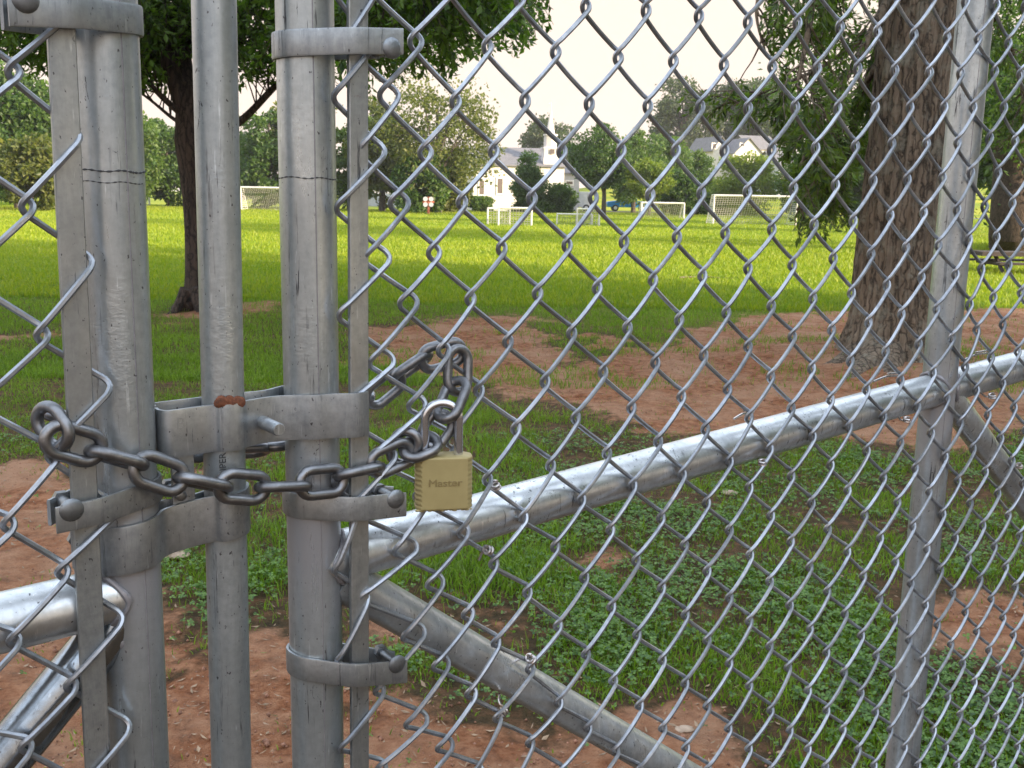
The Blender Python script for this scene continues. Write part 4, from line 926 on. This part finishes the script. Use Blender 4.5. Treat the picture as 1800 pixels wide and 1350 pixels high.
limR = [([P_(1585, -250, YR), P_(1500, -200, YR, -.6), P_(1440, -60, YR, -1.0), P_(1420, 60, YR, -1.2), P_(1400, 150, YR, -1.3)], .06, .012),
        ([P_(1590, -60, YR), P_(1530, 60, YR, -.3), P_(1480, 150, YR, -.5), P_(1430, 240, YR, -.6), P_(1400, 310, YR, -.7)], .045, .010),
        ([P_(1570, 60, YR, .3), P_(1500, 190, YR, .8), P_(1450, 290, YR, 1.0), P_(1400, 370, YR, 1.1)], .035, .010),
        ([P_(1600, -200, YR), P_(1540, -150, YR, .8), P_(1470, -30, YR, 1.3), P_(1430, 120, YR, 1.6), P_(1440, 260, YR, 1.7)], .05, .012),
        ([P_(1590, -60, YR, .3), P_(1530, 120, YR, 1.2), P_(1490, 260, YR, 1.6), P_(1470, 370, YR, 1.7)], .04, .01),
        ([P_(1560, -180, YR), P_(1460, -120, YR, -.2), P_(1370, -80, YR, -.4), P_(1330, 10, YR, -.5), P_(1345, 90, YR, -.5)], .035, .008),
        ([P_(1560, 40, YR), P_(1440, 120, YR), P_(1370, 150, YR, -.1), P_(1290, 185, YR, -.1)], .022, .006),
        ([P_(1660, -150, YR), P_(1760, -100, YR, .5), P_(1850, 0, YR, .9), P_(1900, 140, YR, 1.2)], .06, .012),
        ([P_(1650, -100, YR, .5), P_(1730, 0, YR, 2.2), P_(1790, 120, YR, 3.2), P_(1800, 230, YR, 3.6)], .05, .012)]
def keepR(p):
    c = CM.T @ (p - EYE); x, y = 900 + FPX * c[0] / c[2], 675 + FPX * c[1] / c[2]
    if x > 1730: return y < 270
    if x > 1500: return p[1] > YR + .4 and y < 300 or y < -30
    lo = np.interp(x, [1270, 1300, 1350, 1400, 1440, 1500, 1520], [225, 235, 235, 425, 440, 415, 400])
    hi = 160 if x < 1345 else -999
    if 1345 < x < 1480 and 90 < y < 200 and math.sin(x * .09) + math.cos(y * .11) > -.2: return False
    return hi < y < lo
near_tree(ro, limR, 46, .62, 8, .25, 9, .088, .030, .45, M_LEAF_R, M_BARK_R, 11, keepR, None, .1).build('limb', M_BARK_R, ro)
w.build('trunk', M_BARK_R, ro)
# far dark trunk beyond the right post
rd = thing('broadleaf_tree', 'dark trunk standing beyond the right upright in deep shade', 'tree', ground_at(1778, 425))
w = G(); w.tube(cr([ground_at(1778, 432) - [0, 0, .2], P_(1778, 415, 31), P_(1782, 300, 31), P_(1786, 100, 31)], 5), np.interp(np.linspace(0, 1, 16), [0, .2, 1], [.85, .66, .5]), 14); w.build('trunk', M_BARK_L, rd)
r = np.random.default_rng(5); C = P_(1800, 130, 31) + r.normal(0, 1, (70, 3)) * [3.0, 2.2, 1.9]; PP = (C[:, None] + unit(r.normal(0, 1, (70, 260, 3))) * r.uniform(.2, 1.1, (70, 260, 1))).reshape(-1, 3)
D_ = unit(r.normal(0, 1, PP.shape)); S_ = unit(np.cross(D_, r.normal(0, 1, PP.shape))); V, F = leaves_np(PP, D_, S_, .20, .09); child('crown', V, F, M_LF['dark'], rd)

# unseen trees added on the sun side to shade the gates and the near ground
for i, (x, y, h) in enumerate(((17, -6, 15), (22, -15, 16), (17, 1, 14), (18, 5.0, 12), (28, -2, 15), (29, -11, 17))):
    r = np.random.default_rng(90 + i); root = thing('shade_tree', ['first', 'second', 'third', 'fourth', 'fifth', 'sixth', 'seventh'][i] + ' unseen tree added outside the picture to shade the gates', 'tree', (x, y, 0))
    G().tube(cr([(x, y, -.1), (x, y, 3), (x + .3, y, h * .7)], 4), np.linspace(.4, .15, 9), 10).build('trunk', M_BARK_F, root)
    k = 60; q = unit(r.normal(0, 1, (k, 3))) * r.uniform(.3, 1, (k, 1)); C = np.array([x, y, h * .55]) + q * [5.6, 5.6, h * .40]
    PP = (C[:, None] + unit(r.normal(0, 1, (k, 120, 3))) * r.uniform(.4, 1.7, (k, 120, 1))).reshape(-1, 3); D_ = unit(r.normal(0, 1, PP.shape)); S_ = unit(np.cross(D_, r.normal(0, 1, PP.shape)))
    V, F = leaves_np(PP, D_, S_, .45, .3); child('crown', V, F, M_LF['mid'], root)

# ---- grass, clover, litter (stuff)
def in_view(x, y, m=60):
    c = (np.stack([x, y, np.zeros_like(x)], -1) - EYE) @ CM; px = 900 + FPX * c[:, 0] / c[:, 2]; py = 675 + FPX * c[:, 1] / c[:, 2]
    return (px > -m) & (px < 1800 + m) & (py < 1350 + 3 * m) & (c[:, 2] > 0)
def scatter(n, y0, y1, seed, pw=1.0):
    r = np.random.default_rng(seed); y = y0 + (y1 - y0) * r.random(n) ** pw; x = (r.random(n) - .5) * 2 * (0.58 * y + .4); k = in_view(x, y); return x[k], y[k], r
def blades(name, x, y, r, h, wd, mat, label, lean=.5, off=0.0):
    n = len(x); z = height_at(x, y) + off; a = r.uniform(0, 2 * math.pi, n); D_ = np.stack([np.cos(a), np.sin(a), np.zeros(n)], 1)
    b_ = r.uniform(0, 2 * math.pi, n); S_ = np.stack([np.cos(b_), np.sin(b_), np.zeros(n)], 1); base = np.stack([x, y, z - .004], 1)
    h = h[:, None]; wd = wd[:, None]; l = (lean * r.uniform(.2, 1.3, n))[:, None]
    m1 = base + D_ * h * l * .35 + [0, 0, 1] * h * .55; tip = base + D_ * h * l + [0, 0, 1] * h * (1 - .3 * l)
    V = np.stack([base - S_ * wd / 2, base + S_ * wd / 2, m1 + S_ * wd * .42, m1 - S_ * wd * .42, tip], 1).reshape(-1, 3)
    i = np.arange(n)[:, None] * 5; me = mesh_np(name, V, [i + [0, 1, 2, 3], i + [3, 2, 4]], mat)
    o = bpy.data.objects.new(name, me); COL.objects.link(o); o['kind'] = 'stuff'; o['label'] = label; return o
x, y, r = scatter(330000, 2.2, 9, 1, 1.15)
tall = fbm(x, y, 1.3, 71); d_ = dirt_at(x, y); p = np.clip(1.05 - d_ * 1.7, 0.035 + .12 * (fbm(x, y, 4.5, 131) > .58), 1) * np.clip(3.4 * (fbm(x, y, 2.6, 81) - .33), .05, 1); k = r.random(len(x)) < p; x, y, tall, d_ = x[k], y[k], tall[k], d_[k]
tb_ = poly_mask(x, y, gp((640, 700), (900, 690), (1000, 760), (1050, 1000), (980, 1180), (700, 1050), (430, 1090), (430, 850), (600, 840)), .5)
h = (.018 + .035 * r.random(len(x)) ** 1.5 + .065 * tb_ * r.random(len(x)) + .05 * (r.random(len(x)) < .03) + .03 * np.clip(tall - .5, 0, 1)) * np.clip(1.1 - d_ * .8, .4, 1)
blades('grass', x, y, r, h, .0028 + .0026 * r.random(len(x)), M_GRASS, 'uneven grass growing round the gates', .75)
x, y, r = scatter(330000, 8, 22, 2, 1.2); d_ = dirt_at(x, y); k = r.random(len(x)) < np.clip(1.05 - d_ * 1.8, .02 + .25 * (fbm(x, y, 1.6, 141) > .56), 1); x, y = x[k], y[k]
blades('grass', x, y, r, .03 + .05 * r.random(len(x)), .004 + .004 * r.random(len(x)), M_GRASS, 'grass at the edge of the clay patch', .6)
x, y, r = scatter(420000, 14, 95, 3, 1.7); k = (dirt_at(x, y) < .5) & ((y - 14) / 8 + .2 > r.random(len(x))); x, y = x[k], y[k]
blades('grass', x, y, r, (.05 + .06 * r.random(len(x))) * (1 + y / 90), (.007 + y * .00045) * (.6 + r.random(len(x))), M_FGRASS, 'bright grass of the playing field', .5)
# clover: three round leaflets on a stem
x, y, r = scatter(90000, 2.2, 6.5, 4, 1.1)
cl = poly_mask(x, y, gp((1000, 780), (1300, 770), (1900, 780), (1900, 1400), (1300, 1400), (1250, 1200), (1000, 1190), (960, 1000)), .7) + poly_mask(x, y, gp((280, 940), (500, 930), (510, 1110), (290, 1130)), .3) + .7 * poly_mask(x, y, gp((-100, 600), (330, 590), (330, 760), (-100, 800)), .4) + .25
k = r.random(len(x)) < np.clip(cl, 0, 1) * np.clip(1.0 - dirt_at(x, y) * 1.9, .02, 1) * np.clip((fbm(x, y, 2.6, 91) - .36) * 4, .04, 1); x, y = x[k], y[k]; n = len(x)
hz_ = height_at(x, y) + .012 + .035 * r.random(n); V = []; F = []
cen = np.stack([x, y, hz_], 1); rot = r.uniform(0, 6.28, n); sz_ = r.uniform(.0065, .012, n); tilt = r.normal(0, .35, (n, 3)); tilt[:, 2] = 1; nz_ = unit(tilt)
parts = []
for q in range(3):
    a = rot + q * 2.094; D_ = np.stack([np.cos(a), np.sin(a), .1 * np.ones(n)], 1); D_ = unit(D_ - (D_ * nz_).sum(1)[:, None] * nz_); S_ = np.cross(nz_, D_); s = sz_[:, None]
    parts.append(np.stack([cen, cen + D_ * s * .6 - S_ * s * .55, cen + D_ * s * 1.15 - S_ * s * .35, cen + D_ * s * 1.15 + S_ * s * .35, cen + D_ * s * .6 + S_ * s * .55], 1))
V = np.concatenate(parts).reshape(-1, 3); F = np.arange(len(V)).reshape(-1, 5)
o = bpy.data.objects.new('clover', mesh_np('clover', V, F, M_CLOVER)); COL.objects.link(o); o['kind'] = 'stuff'; o['label'] = 'clover ground cover among the grass'
# litter, pebbles
x, y, r = scatter(30000, 2.2, 13, 6, 1.2); k = r.random(len(x)) < np.clip(dirt_at(x, y) * 1.2, 0.05, 1) * .55; x, y = x[k], y[k]; n = len(x)
C = np.stack([x, y, height_at(x, y) + .006], 1); a = r.uniform(0, 6.28, n); D_ = unit(np.stack([np.cos(a), np.sin(a), r.normal(0, .2, n)], 1)); S_ = unit(np.cross(D_, [0, 0, 1.]) + r.normal(0, .2, (n, 3)))
L_ = r.uniform(.008, .035, n); V, F = leaves_np(C, D_, S_, L_, L_ * r.uniform(.08, .45, n)); 
o = bpy.data.objects.new('leaf_litter', mesh_np('leaf_litter', V, F, M_DRY)); COL.objects.link(o); o['kind'] = 'stuff'; o['label'] = 'dry leaves and straw on the clay'
x, y, r = scatter(22000, 2.2, 11, 8, 1.2); k = r.random(len(x)) < dirt_at(x, y); x, y = x[k], y[k]; g = G()
oct_v = np.array([(1, 0, 0), (-1, 0, 0), (0, 1, 0), (0, -1, 0), (0, 0, 1), (0, 0, -1)], float); oct_f = np.array([(0, 2, 4), (2, 1, 4), (1, 3, 4), (3, 0, 4), (2, 0, 5), (1, 2, 5), (3, 1, 5), (0, 3, 5)])
n = len(x); s = r.uniform(.0015, .006, n) * np.where(r.random(n) < .05, 2.0, 1); ve = oct_v[None] * s[:, None, None] * r.uniform(.6, 1.3, (n, 6, 1)) + np.stack([x, y, height_at(x, y) + s * .3], 1)[:, None]
F = (oct_f[None] + (np.arange(n) * 6)[:, None, None]).reshape(-1, 3)
o = bpy.data.objects.new('pebbles', mesh_np('pebbles', ve.reshape(-1, 3), F, plain('pebble', (0.27, 0.135, 0.085), .9, var=.6, sc=40), True)); COL.objects.link(o); o['kind'] = 'stuff'; o['label'] = 'small stones on the clay'
# a fallen branch in the field, a few flat stones
a_, b_ = ground_at(1195, 491), ground_at(1288, 492); g = G(); g.tube(cr([a_ + ZV * .03, (a_ * .6 + b_ * .4) + ZV * .05, b_ + ZV * .03], 5), np.linspace(.022, .006, 11), 7)
tag(g.build('fallen_branch', M_TWIG), 'thin dry branch lying in the grass of the field', 'branch')
for i, (px, py, s, lb) in enumerate(((310, 978, .045, 'flat pale stone behind the guide clamp'), (1282, 868, .035, 'grey stone in the grass below the rail'), (1186, 1285, .022, 'pale pebble sized stone on clay, left of its neighbour'), (1205, 1283, .02, 'pale pebble sized stone on clay, right of its neighbour'), (880, 1230, .0, ''))):
    if not s: continue
    p = ground_at(px, py); g = G(); g.sphere(p + ZV * s * .15, s, (1.3, .9, .4), 12); o = tag(g.build('stone', M_STONE), lb, 'stone'); 

# ================================================================== FAR PROPS
def frame_box(o_, X, Y): return np.array(X, float), np.array(Y, float)
def house(name, label, px_l, px_r, Y, eave_py, ridge_py, depth, yaw, mat, windows=(), gable_front=False, cat='house', base_z=None, roof_over=.3):
    """a gabled block: front wall from px_l to px_r at distance Y, turned by yaw"""
    a = at(px_l, 400, Y); b_ = at(px_r, 400, Y); c = (a + b_) / 2; wdt = (b_ - a)[0] / math.cos(yaw)
    c[2] = height_at(np.array(c[0]), np.array(c[1])) if base_z is None else base_z
    ze = at((px_l + px_r) / 2, eave_py, Y)[2]; zr = at((px_l + px_r) / 2, ridge_py, Y + (0 if gable_front else depth / 2))[2]
    X = np.array([math.cos(yaw), math.sin(yaw), 0]); Yd = np.array([-math.sin(yaw), math.cos(yaw), 0])
    root = thing(name, label, cat, tuple(c)); g = G(); w2 = wdt / 2
    def pt(u, v, z): return c + X * u + Yd * v + ZV * (z - c[2])
    zb = c[2] - .5
    if not gable_front:   # ridge parallel to the front
        V = [pt(-w2, 0, zb), pt(w2, 0, zb), pt(w2, depth, zb), pt(-w2, depth, zb), pt(-w2, 0, ze), pt(w2, 0, ze), pt(w2, depth, ze), pt(-w2, depth, ze), pt(-w2, depth / 2, zr - .12), pt(w2, depth / 2, zr - .12)]
        g.add(V, [(0, 1, 5, 4), (1, 2, 6, 9, 5), (2, 3, 7, 6), (3, 0, 4, 8, 7), (0, 3, 2, 1)])
        g2 = G(); o = roof_over
        for sgn, v0 in ((-1, -o), (1, depth + o)):
            zz = ze - (zr - ze) * o / (depth / 2); A = [pt(-w2 - o, v0, zz), pt(w2 + o, v0, zz), pt(w2 + o, depth / 2, zr), pt(-w2 - o, depth / 2, zr)]; A2 = [q + ZV * .14 for q in A]
            g2.add(A + A2, [(0, 3, 2, 1), (4, 5, 6, 7), (0, 1, 5, 4), (1, 2, 6, 5), (2, 3, 7, 6), (3, 0, 4, 7)])
    else:                 # gable faces the front
        V = [pt(-w2, 0, zb), pt(w2, 0, zb), pt(w2, depth, zb), pt(-w2, depth, zb), pt(-w2, 0, ze), pt(w2, 0, ze), pt(w2, depth, ze), pt(-w2, depth, ze), pt(0, 0, zr - .12), pt(0, depth, zr - .12)]
        g.add(V, [(0, 1, 5, 8, 4), (1, 2, 6, 5), (2, 3, 7, 9, 6), (3, 0, 4, 7), (0, 3, 2, 1)])
        g2 = G(); o = roof_over
        for sgn in (-1, 1):
            zz = ze - (zr - ze) * o / w2; A = [pt(sgn * (w2 + o), -o, zz), pt(0, -o, zr), pt(0, depth + o, zr), pt(sgn * (w2 + o), depth + o, zz)]; A2 = [q + ZV * .14 for q in A]
            g2.add(A + A2, [(0, 3, 2, 1), (4, 5, 6, 7), (0, 1, 5, 4), (1, 2, 6, 5), (2, 3, 7, 6), (3, 0, 4, 7)])
    g.build('wall', mat, root, False); g2.build('roof', M_ROOF, root, False)
    for (wx, wy0, wy1, ww) in windows:
        p0 = at(wx, wy0, Y); p1 = at(wx, wy1, Y); u = ((p0 - c) @ X); 
        q = pt(u, -.03, (p0[2] + p1[2]) / 2); hgt = p0[2] - p1[2]
        f = G(); 
        for du, dz_, sw, sh in ((-ww / 2, 0, .12, hgt + .2), (ww / 2, 0, .12, hgt + .2), (0, hgt / 2, ww, .12), (0, -hgt / 2, ww, .12)): f.box(q + X * du + ZV * dz_, sw, .10, sh, X, Yd, ZV)
        fo = f.build('window', M_FRAMEW, root, False); G().box(q + Yd * .0, ww - .12, .03, hgt - .12, X, Yd, ZV).build('pane', M_GLASSD, fo, False)
    return root, c, X, Yd
YC = 104
ch, cc, cX, cY = house('church', 'white church with grey roof and pointed steeple beyond the field', 832, 990, YC, 291, 262, 10, R(10), M_WHITE, [(845, 316, 343, .6), (878, 313, 341, .65)], cat='church')
# steeple
sp = at(966, 300, YC + 1.5); sx_, sy_ = sp[0], sp[1]
zz = lambda py: at(966, py, YC + 1.5)[2]
def ngon(r, n=4, rot=0): return [(sx_ + r * math.cos(rot + q * 2 * math.pi / n), sy_ + r * math.sin(rot + q * 2 * math.pi / n)) for q in range(n)]
g = G(); g.prism(ngon(1.12, 4, R(55)), 0, zz(277)); g.prism(ngon(1.02, 4, R(55)), zz(277) + .002, zz(262)); g.prism(ngon(1.14, 4, R(55)), zz(262) + .002, zz(259)); g.prism(ngon(.66, 8, R(10)), zz(259) + .002, zz(239)); g.prism(ngon(.76, 8, R(10)), zz(239) + .002, zz(236)); g.build('steeple_tower', M_WHITE, ch, False)
g = G(); b8 = ngon(.46, 8, R(10)); V = [(x_, y_, zz(236) + .002) for x_, y_ in b8] + [(sx_, sy_, zz(186))]; g.add(V, [[q, (q + 1) % 8, 8] for q in range(8)]); g.build('spire', M_WHITE, ch, False)
g = G(); g.tube([(sx_, sy_, zz(190)), (sx_, sy_, zz(179))], .045, 6); g.tube([(sx_ - .22, sy_, zz(182)), (sx_ + .22, sy_, zz(182))], .04, 6); g.build('cross', M_WHITE, ch)
g = G(); g.box((sx_ + .2, sy_ - .86, (zz(270) + zz(264)) / 2), .45, .05, .45); g.build('louvre', M_GLASSD, ch, False)
house('house', 'pale grey house wing right of the steeple', 988, 1016, 110, 305, 292, 8, R(8), M_GREYW, [(1001, 318, 325, .8)])
house('house', 'white house with steep gable, leftmost on the rise', 1246, 1274, 168, 262, 240, 9, R(16), M_WHITE, [(1254, 252, 262, .8)], gable_front=True)
house('house', 'white house with wide gable and grey roof, middle of the rise', 1284, 1332, 166, 268, 243, 10, R(12), M_WHITE, [(1292, 272, 280, .9), (1304, 252, 258, .8)], gable_front=True)
house('house', 'white house with long side roof behind the wide gable', 1310, 1362, 178, 262, 240, 9, R(12), M_WHITE)
house('house', 'pale house low on the slope behind the hanging oak leaves', 1362, 1412, 140, 290, 268, 9, R(10), M_GREYW, [(1375, 308, 322, .8), (1392, 308, 322, .8)])
house('house', 'small pale house glimpsed between the far tree trunks', 640, 740, 120, 300, 275, 9, R(5), M_GREYW, [(700, 310, 335, 1.2)])

# soccer goals
def goal(pl, pr, base_py_l, top_py_l, label, depth=1.6, Y=None, r_=.055, back=True, dx=0.0, group='soccer goals on the far field'):
    a = ground_at(pl, base_py_l) if Y is None else at(pl, 400, Y); a[2] = height_at(np.array(a[0]), np.array(a[1])); Y = a[1]
    b_ = at(pr, 400, Y + dx); b_[2] = a[2]; h = at(pl, top_py_l, Y)[2] - a[2]
    root = thing('soccer_goal', label, 'goal', tuple(a), group); g = G()
    X = unit(b_ - a); Yb = np.array([-X[1], X[0], 0]); Zt = ZV * h
    f = G(); f.tube([a, a + Zt], r_, 8); f.build('post', M_POSTW, root); f = G(); f.tube([b_, b_ + Zt], r_, 8); f.build('post', M_POSTW, root)
    G().tube([a + Zt, b_ + Zt], r_, 8).build('crossbar', M_POSTW, root)
    q = G(); ta, tb2 = a + Zt + Yb * depth * .35, b_ + Zt + Yb * depth * .35; ga, gb = a + Yb * depth, b_ + Yb * depth
    for p0, p1 in ((a + Zt, ta), (b_ + Zt, tb2), (ta, ga), (tb2, gb), (ga, gb), (a, ga), (b_, gb)): q.tube([p0 + ZV * .03, p1 + ZV * .03], r_ * .55, 6)
    q.build('back_frame', M_POSTW, root)
    quads = [(ga, gb, tb2, ta), (ta, tb2, b_ + Zt, a + Zt), (a, ga, ta, a + Zt), (gb, b_, b_ + Zt, tb2)]; V = []; F = []; uv = []
    for i, qd in enumerate(quads):
        V += [p * 1.0 for p in qd]; F.append([4 * i + j for j in range(4)]); Lx = np.linalg.norm(qd[1] - qd[0]); Ly = np.linalg.norm(qd[3] - qd[0]); uv += [(0, 0), (Lx, 0), (Lx, Ly), (0, Ly)]
    me = mesh_np('net', np.array(V) - np.array(root['_o']), np.array(F), M_NET, False, uv); o = bpy.data.objects.new('net', me); COL.objects.link(o); o.parent = root
goal(1253, 1398, 396, 343, 'near large white goal left of the big oak, its net sagging', 2.2, r_=.05)
goal(1127, 1201, 385, 356, 'wide white goal in front of the lime tree', 2.0, r_=.06)
goal(424, 510, 370, 329, 'white goal with grey net seen between drop rod and stile', 2.0, r_=.07)
goal(263, 180, 362, 318, 'white goal whose post stands right of the left gate stile', 1.8, r_=.08)
goal(857, 896, 396, 366, 'small white goal in front of the church, left of the pair', 1.0, r_=.045)
goal(876, 934, 398, 365, 'small white goal in front of the church, right of the pair', 1.0, r_=.045)
goal(979, 1040, 396, 376, 'low white training goal right of the church pair', .9, r_=.04)
goal(1014, 1053, 398, 367, 'narrow white goal standing over the low training goal', .9, r_=.04)
# red frame with four round plates
p = at(753, 400, 76); p[2] = 0; t_ = thing('ball_target', 'red brown post carrying four round white plates below the olive tree', 'target', tuple(p)); k = 76 / FPX
G().tube([p, p + ZV * 1.3], .09, 8).build('post', M_REDW, t_); G().box(p + ZV * .95, 0.85, .1, .12).build('crossbar', M_REDW, t_, False)
for sx2 in (-1, 1):
    for z_ in (.75, 1.15):
        g = G(); c_ = p + np.array([sx2 * .21, -.12, z_ ]); g.tube([c_, c_ - [0, .05, 0]], .17, 18); g.build('plate', M_GREYW, t_)

# vehicles
def car(name, label, px_l, px_r, base_py, Y, mat, pickup=False):
    a, b_ = at(px_l, 400, Y), at(px_r, 400, Y); L = (b_ - a)[0]; z0 = float(height_at(np.array(a[0]), np.array(a[1]))); root = thing(name, label, 'pickup' if pickup else 'van', (a[0] + L / 2, Y, z0))
    x0 = a[0]; S = L / 5.2; Wd = 1.85
    def ext(pts, y0, y1):
        g = G(); n = len(pts); V = [(x0 + u * S, y0, z0 + v) for u, v in pts] + [(x0 + u * S, y1, z0 + v) for u, v in pts]
        return g.add(V, [list(range(n)), list(range(n, 2 * n))[::-1]] + [[(i + 1) % n, i, n + i, n + (i + 1) % n] for i in range(n)])
    if pickup:
        body = [(.05, .45), (5.15, .45), (5.2, .9), (5.15, 1.12), (3.5, 1.15), (3.3, 1.75), (2.0, 1.8), (1.35, 1.2), (.15, 1.05), (0, .8)]; gl = [(1.62, 1.22), (2.1, 1.7), (3.2, 1.68), (3.32, 1.22)]
    else:
        body = [(.05, .4), (5.15, .4), (5.2, 1.9), (5.0, 2.05), (1.5, 2.05), (.85, 1.2), (.1, 1.0), (0, .7)]; gl = [(1.1, 1.28), (1.6, 1.85), (2.5, 1.85), (2.5, 1.28)]
    ext(body, Y - Wd / 2, Y + Wd / 2).build('body', mat, root, False, bevel=.05); ext(gl, Y - Wd / 2 - .02, Y + Wd / 2 + .02).build('window', M_CARGL, root, False)
    for u in (1.0, 4.2):
        for yy in (Y - Wd / 2 + .02, Y + Wd / 2 - .22):
            g = G(); c_ = np.array([x0 + u * S, yy, z0 + .36]); g.tube([c_ - [0, .05, 0], c_ + [0, .2, 0]], .36, 18); w_ = g.build('wheel', M_RUBBER, root); G().tube([c_ - [0, .07, 0], c_ - [0, .05, 0]], .2, 12).build('rim', M_VANW, w_)
    return root
car('pickup_truck', 'bright blue pickup parked under the dark rounded tree', 1064, 1143, 371, 117, M_BLUE, True)
car('delivery_van', 'white van parked by the pale house wing', 996, 1036, 366, 112, M_VANW)
# street behind the field, right
rdp = [tuple(at(px, 400, Y)[:2]) for px, Y in ((960, 108), (1420, 108), (2400, 100), (2400, 104), (1420, 113), (960, 113))]
g = G(); g.add([(x_, y_, float(height_at(np.array(x_), np.array(y_))) + .03) for x_, y_ in rdp], [[0, 1, 4, 5], [1, 2, 3, 4]]); o = g.build('road', M_ASPH, None, False); o['kind'] = 'structure'; o['label'] = 'street behind the far end of the field'
# picnic table in the shade at the right
pt_ = ground_at(1790, 482); Ypt = pt_[1]; t_ = thing('picnic_table', 'dark weathered picnic table in shade at the right edge', 'table', tuple(pt_)); 
top_z = at(1790, 446, Ypt)[2]; g = G()
for k in range(5): g.box((pt_[0] + .1, Ypt + k * .15 - .3, top_z), 2.2, .14, .09)
g.build('table_top', M_WOODD, t_, False)
for yy in (-.75, .75): G().box((pt_[0] + .1, Ypt + yy, top_z * .6), 1.9, .26, .045).build('bench', M_WOODD, t_, False)
for xx in (-.6, .7):
    for sg in (-1, 1): G().tube([(pt_[0] + xx, Ypt + sg * .1, top_z - .03), (pt_[0] + xx, Ypt + sg * .62, 0)], .045, 6).build('leg', M_WOODD, t_)
    G().box((pt_[0] + xx, Ypt, top_z * .55), .05, 1.5, .09).build('crosspiece', M_WOODD, t_, False)
# low chain link fence at the far left
t_ = thing('boundary_fence', 'low dark boundary fence under the far left trees', 'fence', tuple(at(-60, 400, 88)))
for k in range(8):
    p = at(-120 + k * 60, 400, 88); p[2] = 0; G().tube([p, p + ZV * 1.5], .05, 6).build('post', M_TUBE, t_)
a_, b_ = at(-120, 400, 88), at(300, 400, 88); g = G(); g.tube([(a_[0], 88, 1.5), (b_[0], 88, 1.5)], .035, 6); g.build('rail', M_TUBE, t_)
g = G()
for o in list(bpy.data.objects):
    if '_o' in o: del o['_o']

if HAZE:
    hm = bpy.data.materials.new('haze'); hm.use_nodes = True; ht = hm.node_tree; ht.nodes.clear(); pv = ht.nodes.new('ShaderNodeVolumePrincipled'); ho = ht.nodes.new('ShaderNodeOutputMaterial')
    pv.inputs['Color'].default_value = (0.93, 0.92, 0.95, 1); pv.inputs['Density'].default_value = HAZE; pv.inputs['Anisotropy'].default_value = 0.3; ht.links.new(pv.outputs[0], ho.inputs['Volume'])
    x0, x1, y0, y1, z0, z1 = -425, 425, -65, 905, -2, 40; g = G(); g.box(((x0 + x1) / 2, (y0 + y1) / 2, (z0 + z1) / 2), x1 - x0, y1 - y0, z1 - z0)
    o = g.build('haze', hm, None, False); o['kind'] = 'stuff'; o['label'] = 'thin evening haze over the field'
    if '_o' in o: del o['_o']
